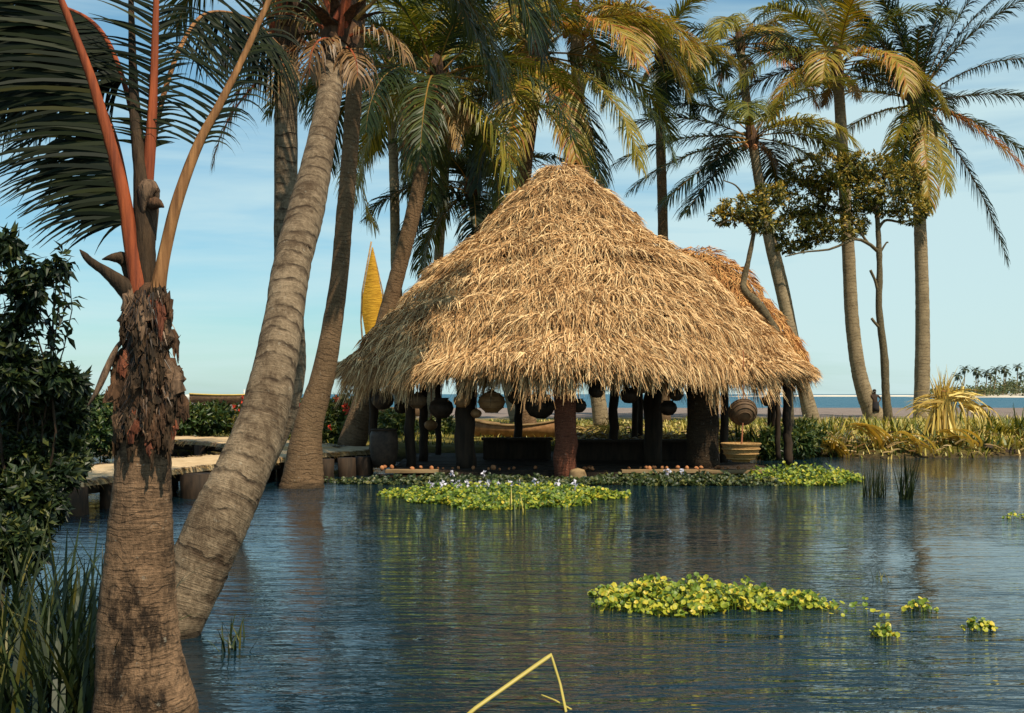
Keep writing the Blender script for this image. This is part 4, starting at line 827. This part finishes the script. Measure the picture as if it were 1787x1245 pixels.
def bush(name, label, cat, clumps, nleaf, L, W, mat, stems, group=None, flowers=None, tint=.4, z0=None, drop=0):
    """clumps: (px,py,Y,radius px x, radius px y, weight)"""
    c0 = clumps[0]; g = at(c0[0], c0[1], c0[2]); g.z = H(g.x, g.y) if z0 is None else z0
    root = thing(name, label, cat, g, group); sb = MB(); lb = MB()
    for px, py, Y_, rx, ry, w_ in clumps[:stems]:
        e = at(px, py, Y_); P = limb(sb, g+Vector((U(-.2, .2), U(-.1, .2), -.1)), e, .018*L/.15, .006, .15)
        tw = [limb(sb, P[random.randrange(3, 7)], at(px+U(-.7, .7)*rx, py+U(-.7, .7)*ry, Y_), .007*L/.15, .003, .2, 5) for k in range(4)]
        for Q in [P[2:]]+tw:                            # leaves along every twig
            for k in range(26):
                j = random.randrange(len(Q)-1); q = Q[j].lerp(Q[j+1], random.random()); d = (rdir()+(Q[j+1]-Q[j]).normalized()*.5+Vector((0, 0, -drop))).normalized()
                lb.leaf(q, d, (ZUP+rdir()*.8).normalized(), L*U(.6, 1.15), W*U(.8, 1.2), tint=max(0, min(1, tint+U(-.3, .35))), droop=U(.1, .5))
    sb.build('stems', 'darkwood' if mat == 'dkleaf' else 'treebark', root)
    for px, py, Y_, rx, ry, w_ in clumps:
        s = Y_/F
        for k in range(int(nleaf*w_/5)):
            v = rdir()*U(.1, 1)**.45; p = at(px+v.x*rx, py-v.z*ry, Y_+v.y*rx*s)
            d0 = (v+rdir()*.5+Vector((0, 0, .1-drop))).normalized()
            for i in range(5):
                d = (d0+rdir()*.8+Vector((0, 0, -drop*.6))).normalized(); lb.leaf(p+d0*L*.4*i/5, d, (v+ZUP*.4+rdir()*.8).normalized(), L*U(.6, 1.2), W*U(.8, 1.2), tint=max(0, min(1, tint+U(-.3, .3)+.12*v.z)), droop=U(.05, .5))
    lb.build('foliage', mat, root)
    for (px, py, Y_, s) in flowers or []:
        fl_ = MB(); p = at(px, py, Y_)
        for k in range(9): fl_.leaf(p+Vector((0, 0, s*.25*(k/4-1))), (rdir()+ZUP*.6).normalized(), rdir(), s*.8, s*.45)
        fl_.build('flower', 'redflower', root)
    return root
bush('shrub', 'tall dark shrub at the left edge with leafy twigs against the sky', 'shrub',
     [(18, 660, 11.5, 48, 38, .6), (16, 470, 11.3, 30, 36, .035), (62, 470, 11.2, 26, 12, .02), (100, 458, 11.2, 14, 12, .014), (12, 560, 11.4, 34, 44, .05), (48, 530, 11.4, 16, 34, .015), (28, 605, 11.4, 36, 22, .06), (85, 660, 11.6, 42, 14, .2), (128, 672, 11.7, 20, 12, .07), (8, 425, 11.3, 12, 20, .035), (66, 500, 11.2, 12, 12, .02)], 3600, .16, .06, 'dkleaf', 6, 'shrubs on the left bank', drop=.4, tint=.3)
bush('shrub', 'dense blackish green bush filling the left bank below the twiggy shrub', 'shrub',
     [(60, 720, 12.4, 90, 50, 1.9), (40, 670, 12.2, 70, 30, .9), (30, 800, 12.0, 60, 60, 1.3), (90, 800, 12.2, 60, 40, .8), (30, 900, 11.0, 55, 70, 1.1), (75, 880, 11.6, 30, 40, .35), (20, 960, 10.3, 50, 40, .6), (85, 830, 11.8, 45, 20, .5)], 3600, .13, .06, 'dkleaf', 3, 'shrubs on the left bank', tint=.35)
bush('shrub', 'mid green shrub behind the walkway seen left of the front palm', 'shrub', [(160, 745, 30, 75, 45, 1.5), (110, 740, 29.5, 60, 45, 1), (195, 730, 31, 45, 40, .8)], 1500, .2, .09, 'shrub', 3, 'flowering shrubs behind the walkway', tint=.3)
bush('shrub', 'green shrub behind the walkway between the front palm and the leaning trunk', 'shrub', [(345, 735, 36, 42, 24, 1), (310, 740, 35.5, 34, 22, .7), (378, 728, 36.5, 28, 20, .5)], 1500, .24, .09, 'shrub', 3, 'flowering shrubs behind the walkway', tint=.45)
bush('shrub', 'yellowish red flowered shrub close behind the big leaning trunk', 'shrub', [(420, 735, 37, 32, 26, .8), (445, 725, 37, 24, 24, .5)], 1300, .2, .08, 'reed', 2, 'flowering shrubs behind the walkway', [(418, 720, 36, .16), (424, 698, 36, .2), (408, 712, 36.2, .14)], tint=.4)
bush('shrub', 'yellow green shrub with red blooms between the two leaning trunks', 'shrub', [(512, 742, 33, 22, 30, .8), (505, 760, 32.5, 18, 14, .4), (528, 720, 33, 14, 22, .3)], 1300, .18, .07, 'reed', 2, 'flowering shrubs behind the walkway', [(516, 722, 32.3, .2), (524, 714, 32.3, .2), (514, 730, 32.2, .16), (511, 706, 32.6, .12)], tint=.42)
bush('shrub', 'loose shrub with red blooms right of the trunk standing in water', 'shrub', [(588, 730, 34, 24, 36, .8), (612, 715, 35, 22, 32, .6), (585, 760, 33.5, 24, 16, .5), (630, 735, 35, 18, 28, .4)], 1500, .2, .07, 'shrub', 4, 'flowering shrubs behind the walkway', [(588, 697, 33, .18), (604, 712, 33, .2), (608, 718, 33, .16), (574, 747, 32.7, .16)], tint=.62)
bush('shrub', 'dim shrub behind the hut posts at the left of the floor', 'shrub', [(690, 742, 38, 34, 26, 1), (765, 752, 39, 30, 22, .7)], 1000, .22, .09, 'shrub', 2, 'flowering shrubs behind the walkway', tint=.55)
bush('shrub', 'leafy green clump on the bank at the right end of the hut', 'shrub', [(1385, 770, 31.5, 34, 26, 1), (1350, 775, 31, 24, 24, .7), (1410, 760, 32, 26, 22, .5)], 1100, .26, .06, 'shrub', 2, None, tint=.5)

# strap-leaved clumps
def straps(name, label, cat, spots, n, L, W, mat, droop, tint, group=None, spread=.25, lean=.45, z=None):
    g = Vector(spots[0]); root = thing(name, label, cat, g, group); lb = MB()
    for sp in spots:
        for k in range(n):
            a = U(0, 6.28); d = Vector((math.cos(a)*lean*U(.1, 1.4), math.sin(a)*lean*U(.1, 1.4), 1))
            lb.blade(Vector(sp)+Vector((U(-spread, spread), U(-spread, spread), -.05)), d, L*U(.55, 1.15), W*U(.7, 1.2), U(.2, 1)*droop, segs=6, tint=max(0, min(1, tint+U(-.35, .35))))
    lb.build('leaves', mat, root)
    cb = MB()
    for sp in spots: cb.lathe(Vector(sp)+Vector((0, 0, -.14)), [(spread*.7, 0), (spread*.5, .08), (spread*.2, .12), (.001, .13)], 9)
    cb.build('root_crown', 'darkwood', root, smooth=True); return root
def gp(px, py): x, y = g2(px, py, 0); return Vector((x, y, max(H(x, y), -.05)))
def gz(x, y): return Vector((x, y, max(H(x, y), -.02)))
straps('reed_clump', 'dark arching strap leaves beside the foot of the front palm', 'reeds', [gz(-2.75, 7.3), gz(-2.55, 7.7), gz(-2.95, 7.9)], 20, 1.0, .035, 'strap', 1.6, .35, 'reed clumps on the near left bank', .14, .6)
straps('reed_clump', 'thick dark reed tussock in the lower left corner', 'reeds', [gz(-2.75, 6.6), gz(-3.1, 7.0), gz(-2.55, 6.5), gz(-2.95, 6.3), gz(-2.45, 6.3), gz(-2.8, 7.3)], 34, .85, .03, 'strap', 1.5, .3, 'reed clumps on the near left bank', .2, .55)
straps('reed_clump', 'leggy reeds at the left edge under the dark bush', 'reeds', [gz(-3.6, 8.3), gz(-3.9, 8.8), gz(-3.5, 8.9)], 22, .95, .035, 'strap', 1.6, .4, 'reed clumps on the near left bank', .2, .6)
straps('reed_clump', 'short weeds in the gap between the front palm and leaning trunk base', 'reeds', [gz(-2.05, 8.3), gz(-1.95, 8.0)], 14, .3, .02, 'strap', 1.5, .5, 'reed clumps on the near left bank', .1, .7)
straps('reed_clump', 'left one of the two dark upright tufts standing in the pond', 'reeds', [gp(1527, 868)], 70, .85, .016, 'strap', .8, .25, 'reed tufts standing in the pond', .16, .22)
straps('reed_clump', 'right one of the two dark upright tufts standing in the pond', 'reeds', [gp(1581, 872)], 44, .95, .026, 'strap', .45, .3, 'reed tufts standing in the pond', .1, .3)
straps('reed_clump', 'sparse pale reeds in front of the flowering water plants', 'reeds', [gp(905, 900), gp(895, 890)], 7, .5, .022, 'reed', .6, .35, 'reed tufts standing in the pond', .12, .3)
straps('reed_clump', 'few thin pale blades in the dark water left of centre', 'reeds', [gp(770, 952), gp(745, 935)], 5, .36, .014, 'reed', 1.3, .3, 'reed tufts standing in the pond', .14, .5)
straps('reed_clump', 'faint green blades alone in the open right water', 'reeds', [gp(1545, 1015)], 9, .26, .014, 'reed', .8, .25, 'reed tufts standing in the pond', .1, .4)
# bent stalks at the lower edge
def stalk(label, pts, w0, w1, mat):
    q = [(*at(a, b_, c), 0) for a, b_, c in pts]; tb = MB(); n = len(pts)
    P = []
    for i in range(n-1):
        for k in range(6): P.append(at(*pts[i]).lerp(at(*pts[i+1]), k/6))
    P.append(at(*pts[-1])); m = len(P)
    tb.tube(P, [w0+(w1-w0)*i/(m-1) for i in range(m)], 7, flat=.5, tint=.75); return tag(tb.build('reed_stalk', mat, smooth=True), label, 'reed stalk')
stalk('broken pale reed stalk bent over in the water at the lower edge', [(800, 1262, 6.35), (830, 1236, 6.4), (905, 1183, 6.55), (962, 1143, 6.65), (978, 1195, 6.6), (992, 1262, 6.4)], .012, .014, 'reed')
stalk('short brown twig poking up beside the bent reed stalk', [(945, 1213, 6.6), (968, 1222, 6.55), (1000, 1240, 6.5), (1020, 1262, 6.4)], .008, .010, 'reed')

# ------------------------------------------------------------------ floating plants
def mat_plants(label, cx, cy, rx, ry, rot, n, size, hgtm, mat, group, flowers=0, tint=.5, edge=.75, sparse=0, name='water_hyacinth'):
    root = thing(name, label, 'water plant', (cx, cy, 0), group); lb = MB(); cs, sn = math.cos(rot), math.sin(rot); fl_ = []
    for k in range(n):
        a = U(0, 6.283); rr = U(0, 1)**.5; lob = 1+.16*math.sin(a*3+cx)+.1*math.sin(a*7+1)
        x, y = rr*rx*lob*math.cos(a), rr*ry*lob*math.sin(a)
        X_, Y_ = cx+x*cs-y*sn, cy+x*sn+y*cs
        h = hgtm*(1-.6*rr**3)*(.7+.45*math.sin(x*9+y*5)*math.sin(y*11-x*4))*U(.2, 1.2); s = size*U(.6, 1.25); p = Vector((X_, Y_, h))
        nrm = (Vector((U(-.8, .8), -.35+U(-.7, .7), .75)))
        nrm.normalize(); A = nrm.orthogonal().normalized(); B = nrm.cross(A); r0 = U(0, 6.28)
        vs = [p-nrm*s*.22]+[p+(A*math.cos(r0+g*1.0472)*s*(1.1 if g == 0 else .95)+B*math.sin(r0+g*1.0472)*s*.9) for g in range(6)]
        tt = max(0, min(1, tint+U(-.3, .3)+.2*(rr-.5)))
        lb.add(vs, [(0, 1+g, 1+(g+1) % 6) for g in range(6)], 0, tt)
        st_ = Vector((X_+U(-.5, .5)*s, Y_+U(-.5, .5)*s, -.02)); lb.blade(st_, p-st_, (p-st_).length, s*.28, 0, segs=2, tint=max(0, tt-.1))
    lb.build('leaves', mat, root)
    rb = MB(); rb.v = []; k = 40
    vs = [(cx, cy, .012)]
    for i in range(k):
        a = 2*math.pi*i/k; lob = (1+.16*math.sin(a*3+cx)+.1*math.sin(a*7+1))*edge*U(.93, 1.05); x, y = rx*lob*math.cos(a), ry*lob*math.sin(a); vs.append((cx+x*cs-y*sn, cy+x*sn+y*cs, .006))
    vs.append((cx, cy, -.15))
    if not sparse:
        rb.add(vs, [(0, 1+i, 1+(i+1) % k) for i in range(k)]+[(k+1, 1+(i+1) % k, 1+i) for i in range(k)]); rb.build('floating_roots', 'darkwood', root)
    for k in range(flowers):
        a = U(.2, 2.9); rr = U(.0, .75); x, y = rr*rx*math.cos(a), (.25+.6*rr)*ry*math.sin(a); fb = MB(); p = Vector((cx+x*cs-y*sn, cy+x*sn+y*cs, hgtm*1.15))
        for g in range(9): fb.leaf(p+Vector((U(-.03, .03), U(-.03, .03), .02*(g % 4)-.03)), (rdir()+ZUP*.2).normalized(), rdir(), U(.05, .085), .055)
        fb.blade(Vector((p.x, p.y, 0)), Vector((0, 0, 1)), p.z, .02, 0, segs=2); fb.build('flower', 'flower', root)
    return root
WG = 'floating mats of water plants'
mat_plants('broad floating mat with white blooms in front of the hut', -.12, 19.6, 1.95, 1.7, .0, 9500, .034, .2, 'hyac', WG, 13, .38)
mat_plants('bright yellow green floating mat alone in the lower right water', 1.56, 9.85, .92, .60, -.04, 2300, .028, .17, 'hyac', WG, 0, .52)
mat_plants('small tail of floating leaves at the right end of the nearest mat', 2.42, 9.65, .34, .2, -.1, 170, .027, .12, 'hyac', WG, 0, .5, sparse=1)
mat_plants('reddish yellow floating mat at the right corner of the hut floor', 5.95, 23.4, 1.15, 1.1, -.25, 3400, .036, .3, 'hyac', WG, 0, .4)
mat_plants('dark shaded leaves floating along the hut front right of the red post', 3.3, 22.9, 2.2, .75, -.02, 2600, .042, .2, 'hyac_shade', WG, 3, .45)
mat_plants('dark shaded leaves floating under the left half of the hut front', -1.0, 23.0, 2.6, .7, .0, 2200, .042, .16, 'hyac_shade', WG, 2, .4)
for lab, px, py, rx, n in (('small pale floating cluster right of the nearest mat', 1605, 1066, .14, 34), ('little floating sprig nearest the lower right, low and round', 1541, 1112, .11, 26), ('small floating sprig at the far lower right of the pond', 1708, 1100, .13, 30), ('tiny yellow floating sprig at the right edge of the pond', 1775, 905, .2, 22), ('line of loose leaves trailing right of the nearest mat', 1500, 1072, .26, 10)):
    q = gp(px, py); mat_plants(lab, q.x, q.y, rx, rx*.6, 0, n*2, .024, .12, 'hyac', WG, 0, .55, sparse=1)

# ------------------------------------------------------------------ bank on the right: grass, reeds, straw
gb = MB(); g = np.random.default_rng(5)
def grass_at(x, y, L, W, tint, droop=1.0):
    z = H(x, y)
    if z < -.02: return
    z = max(z, .0)
    a = U(0, 6.28); gb.blade(Vector((x, y, z-.03)), Vector((math.cos(a)*.5, math.sin(a)*.5, 1)), L, W, droop*U(.3, 1.4), segs=3, tint=max(0, min(1, tint)))
for k in range(12000):
    y = 30.2+U(0, 1)**1.8*24; x = U(-.02, .5)*y*1.0
    grass_at(x, y, U(.12, .4)*(.55 if x < 8 else 1), .03+.0006*y, .58+.25*math.sin(x*.7)*math.sin(y*.5)+U(-.3, .3))
for k in range(5000):
    y = U(32.5, 50); x = U(-.45, -.02)*y; grass_at(x, y, U(.08, .25), .035, .4+U(-.3, .3))
o = gb.build('bank_grass', 'reed'); o['kind'] = 'stuff'
lt = MB()
for k in range(2600):
    y = 30.4+U(0, 1)**1.5*12; x = U(.05, .5)*y; z = H(x, y)
    if z < -.02: continue
    a = U(0, 6.28); lt.blade(Vector((x, y, max(z, 0)+U(.0, .2))), Vector((math.cos(a), math.sin(a), U(-.2, .7))), U(.15, .7), U(.03, .08), U(.3, 2), wd=rdir(), segs=4, tint=U(0, 1))
o = lt.build('dry_leaf_litter', 'straw_dull'); o['kind'] = 'stuff'
RG = 'yellow reed clumps on the right bank'
where = ['at the hut corner', 'behind the leafy clump', 'left of the bowed palm foot', 'before the bowed palm foot', 'under the bare tree', 'just left of the straw stook', 'close to the water before the stook', 'just right of the straw stook', 'behind the stook', 'at the right picture edge', 'at the right edge nearest the water', 'low by the water under the bowed palm', 'by the water right of the leafy clump']
for i, (px, py, Y_, n, L, tn) in enumerate([(1340, 770, 33, 30, .8, .45), (1395, 765, 35, 34, .85, .6), (1450, 765, 36, 34, .8, .55), (1500, 762, 38, 30, .8, .6), (1545, 765, 37, 34, .8, .75), (1590, 775, 36, 26, .9, .7), (1640, 795, 33.4, 30, .5, .6), (1730, 775, 36, 60, 1.0, .75), (1690, 755, 42, 30, .9, .7), (1765, 775, 36, 70, 1.1, .75), (1760, 795, 33.6, 40, .6, .7), (1520, 792, 33.2, 24, .5, .65), (1440, 795, 32.8, 30, .6, .6)]):
    p = at(px, py, Y_); p.z = H(p.x, p.y); straps('reed_clump', f'yellow green reeds {where[i]} on the right bank', 'reeds', [p, p+Vector((.7, .2, 0)), p+Vector((-.6, .15, 0)), p+Vector((1.2, -.1, 0)), p+Vector((-.2, .6, 0))], int(n*.75), L*1.0, .08, 'reed', 1.5, tn*.9-(.4 if i % 3 == 0 else 0), RG, .5, .9)
for i, (px, py, Y_, n) in enumerate([(1250, 745, 40, 22), (1060, 762, 38, 22), (1180, 760, 39, 30), (1100, 765, 37, 20)]):
    p = at(px, py, Y_); p.z = H(p.x, p.y); straps('reed_clump', ['reeds seen under the eave behind the thickest post', 'reeds behind the hut right of the red post', 'reeds seen between the two right hut posts', 'low reeds behind the long dark bench'][i], 'reeds', [p, p+Vector((.6, .2, 0))], n, .5, .06, 'reed', 1.4, .65, RG, .4, .9)
for i, (px, py, Y_, rp, col) in enumerate([(1360, 800, 32.2, 30, .75), (1432, 797, 32.4, 34, .85), (1500, 800, 32.5, 40, .85), (1575, 802, 32.2, 34, .95), (1660, 800, 32.8, 30, .7)]):
    db = MB(); c = at(px, py, Y_); c.z = max(H(c.x, c.y), 0)-.03; s = rp/F*Y_
    for j in range(9):
        off = Vector((U(-.25, .25), U(-.3, .3), 0)); k = 12; w_ = U(.05, .1); hh = s*U(.5, 1.15); rw = s*U(.7, 1.2)
        P = [c+off+Vector((-rw*math.cos(math.pi*q/k), .1*math.sin(q), hh*math.sin(math.pi*q/k))) for q in range(k+1)]
        db.add([v for p in P for v in (p+Vector((0, -w_, w_*.3)), p+Vector((0, w_, -w_*.2)))], [(2*q, 2*q+1, 2*q+3, 2*q+2) for q in range(k)], 0, max(0, min(1, col+U(-.35, .2))))
    tag(db.build('fallen_frond', 'straw'), ['arched yellow leaf at the bank edge beside the hut corner', 'arched yellow leaf at the bank edge below the leaning dark palm foot', 'widest arched yellow leaf on the bank edge under the bowed palm', 'reddish yellow arched leaf at the water edge under the bare tree', 'low dull arched leaf at the water edge below the straw stook'][i], 'fallen leaf', 'fallen palm leaves along the bank edge')
def stook(label, px, py, Y_, Hm, n, side, sc_=1.0):
    p = at(px, py, Y_); p.z = H(p.x, p.y); root = thing('straw_stook', label, 'straw stook', p, 'heaps of dry palm straw'); b_ = MB()
    tie = p+Vector((0, 0, Hm*.78))
    for k in range(n):                                 # loosely gathered strips standing on their feet
        a = U(0, 6.28); ft = p+Vector((math.cos(a)*U(.2, .75)*sc_, math.sin(a)*U(.2, .6)*sc_, -.02)); dd = (tie+rdir()*.2*sc_)-ft
        b_.blade(ft, dd+rdir()*.12, dd.length*U(.85, 1.4), U(.05, .10)*sc_, U(-.1, .3), segs=6, wd=(rdir()+Vector((1, 0, 0))), tint=U(.0, 1))
    for k in range(side):                              # long leaves spilling over, most of them to the right
        sg = random.choice((-1, 1, 1, 1)); u = U(0, 1); q = tie+Vector((sg*u*.95*(1 if sg > 0 else .35), U(-.3, .3), -.1-.5*u+U(-.12, .12)))*sc_
        if u > .35 and sg > 0: b_.blade(q, Vector((U(-.1, .7), U(-.4, .2), U(-.2, .4))), U(.6, 1.15)*sc_, U(.05, .10)*sc_, U(2.5, 4.5), segs=8, wd=rdir()+Vector((.8, 0, 0)), tint=U(.05, 1))
        else: b_.blade(q, Vector((sg*1.0, U(-.3, .3), U(-.15, .4))), U(.7, 1.35)*sc_, U(.04, .08)*sc_, U(.6, 2.4), segs=7, wd=rdir(), tint=U(.1, 1))
    b_.build('straw', 'straw', root)
    t2 = MB(); t2.tube([tie+Vector((math.cos(g_)*.16*sc_, math.sin(g_)*.16*sc_, .0)) for g_ in np.linspace(0, 6.283, 13)], .022, 6); t2.build('binding', 'rope', root); return root
stook('tall golden stook of dry palm leaves spilling over on the right bank', 1645, 778, 34.6, 1.95, 170, 120, 1.0)
stook('heap of pale cut palm straw seen through the hut right of the red post', 1065, 765, 37.5, .78, 34, 12, .7)

# ------------------------------------------------------------------ island
ib = MB()
for k in range(900):
    u = U(0, 1); x = 243+u*150; y = U(615, 690); top_ = (3+10*smooth(0, .38, np.array(u)))*(.75+.25*math.sin(u*29)+.12*math.sin(u*71)); c = Vector((x, y, 1+float(top_)*U(.2, .85)))
    for j in range(10):
        ib.leaf(c+rdir()*U(.5, 2.6), (rdir()+ZUP*.3).normalized(), (ZUP+rdir()*.6).normalized(), U(1.2, 2.2), U(.9, 1.5), tint=U(.2, .8))
o = ib.build('island_scrub', 'isl'); o['kind'] = 'stuff'
M['isl_frond'] = leaf_mat('far palm fronds', [(0, (.03, .045, .022)), (1, (.07, .085, .035))], .1, .3)
isl = []
for i, (px, py) in enumerate([(1672, 655), (1684, 644), (1703, 646), (1707, 653), (1722, 650), (1729, 655), (1738, 645), (1752, 643), (1756, 650), (1776, 640), (1782, 654)]):
    Y_ = 612+i*3; t_ = at(px, py, Y_); b0 = Vector((max(t_.x-1.5+U(-1, 1), 243), Y_, 1.2)); root = thing('coconut_palm', 'far small palm standing over the scrub of the distant island', 'palm tree', b0, 'tiny palms on the distant island')
    tb = MB(); tb.tube([b0, b0.lerp(t_, .5)+Vector((.5, 0, 0)), t_], [.4, .28, .22], 6); tb.build('trunk', 'bark_far', root)
    fm = MB()
    for k in range(13): frond(fm, t_, k*2.4, R(70-8*k), U(3.0, 3.8), R(75), 1.1, 9, U(0, 1), .42, .7, rr=.08)
    fm.build('crown', 'isl_frond', root)

# ------------------------------------------------------------------ the person by the bowed palm
def person(px, py_head, Y_):
    hd = at(px, py_head, Y_); g0 = H(hd.x, hd.y); s = (hd.z+.1-g0)/1.72
    def V(x, y, z): return Vector((hd.x-.03+x*s, Y_-.35+y*s, g0+z*s))
    nodes = {'pel': (V(.02, 0, .93), .135), 'spine': (V(.0, 0, 1.12), .125), 'chest': (V(-.03, 0, 1.32), .145), 'neck': (V(-.03, 0, 1.48), .06), 'head': (V(-.03, -.02, 1.59), .088), 'crown': (V(-.03, -.01, 1.67), .075),
             'ls': (V(-.21, 0, 1.40), .06), 'le': (V(-.30, .05, 1.15), .045), 'lw': (V(-.33, -.02, .93), .033), 'rs': (V(.16, 0, 1.40), .06), 're': (V(.34, .06, 1.20), .045), 'rw': (V(.19, -.06, 1.02), .033),
             'lh': (V(-.08, 0, .88), .095), 'lk': (V(-.11, -.05, .5), .066), 'la': (V(-.13, .02, .09), .042), 'lf': (V(-.15, -.13, .04), .036), 'rh': (V(.11, 0, .88), .095), 'rk': (V(.15, -.06, .5), .066), 'ra': (V(.12, .02, .09), .042), 'rf': (V(.15, -.13, .04), .036)}
    ed = [('pel', 'spine'), ('spine', 'chest'), ('chest', 'neck'), ('neck', 'head'), ('head', 'crown'), ('chest', 'ls'), ('ls', 'le'), ('le', 'lw'), ('chest', 'rs'), ('rs', 're'), ('re', 'rw'), ('pel', 'lh'), ('lh', 'lk'), ('lk', 'la'), ('la', 'lf'), ('pel', 'rh'), ('rh', 'rk'), ('rk', 'ra'), ('ra', 'rf')]
    for sd, wr, dr in (('l', 'lw', (-.02, -.01, -.09)), ('r', 'rw', (-.09, -.01, -.02))):
        b0 = nodes[wr][0]; d = Vector(dr).normalized(); acr = Vector((0, 1, 0)); nodes[sd+'palm'] = (b0+d*.06*s, .032); ed.append((wr, sd+'palm'))
        for j, (o_, l_) in enumerate(((-.034, .07), (-.012, .085), (.012, .08), (.034, .06))):
            k1, k2 = f'{sd}f{j}a', f'{sd}f{j}b'; q = b0+d*.09*s+acr*o_*s; nodes[k1] = (q, .010); nodes[k2] = (q+(d*l_+Vector((.015, 0, -.012)))*s, .008); ed += [(sd+'palm', k1), (k1, k2)]
        nodes[sd+'t'] = (b0+(d*.07+acr*-.06)*s, .010); ed.append((sd+'palm', sd+'t'))
    ks = list(nodes); me = bpy.data.meshes.new('person'); me.from_pydata([nodes[k][0] for k in ks], [(ks.index(a), ks.index(b_)) for a, b_ in ed], []); me.materials.append(M['skin'])
    o = bpy.data.objects.new('person', me); COL.objects.link(o); md = o.modifiers.new('skin', 'SKIN'); ss = o.modifiers.new('smooth', 'SUBSURF'); ss.levels = ss.render_levels = 2
    if not me.skin_vertices: me.skin_vertices.new()
    for i, k in enumerate(ks): me.skin_vertices[0].data[i].radius = (nodes[k][1]*s,)*2; me.skin_vertices[0].data[i].use_root = (k == 'pel')
    tag(o, 'person with bare dark torso leaning on the bowed palm, elbow out', 'person')
    hb = MB(); hb.lathe(nodes['crown'][0]+Vector((0, .02, -.02)), [(.098*s, -.04*s), (.105*s, .0), (.09*s, .06*s), (.05*s, .095*s), (.001, .105*s)], 14); hb.build('hair', 'hair', o, smooth=True)
    cb = MB(); P = nodes['pel'][0]
    cb.lathe(P, [(.165*s, .10*s), (.185*s, 0), (.195*s, -.2*s), (.20*s, -.42*s), (.18*s, -.42*s), (.17*s, 0)], 16, sx=1.1); cb.build('waist_cloth', 'cloth', o, smooth=True)
    fb = MB(); hcn = nodes['head'][0]
    for ex in (-.032, .032): fb.lathe(hcn+Vector((ex*s, -.085*s, .02*s)), [(.001, -.01), (.012, 0), (.001, .01)], 8)
    fb.build('eyes', 'paleboat', o)
    nb = MB(); nb.tube([hcn+Vector((0, -.085*s, .02*s)), hcn+Vector((0, -.108*s, -.02*s))], [.008, .017], 7); nb.build('nose', 'skin', o, smooth=True)
person(1524, 684, 54)
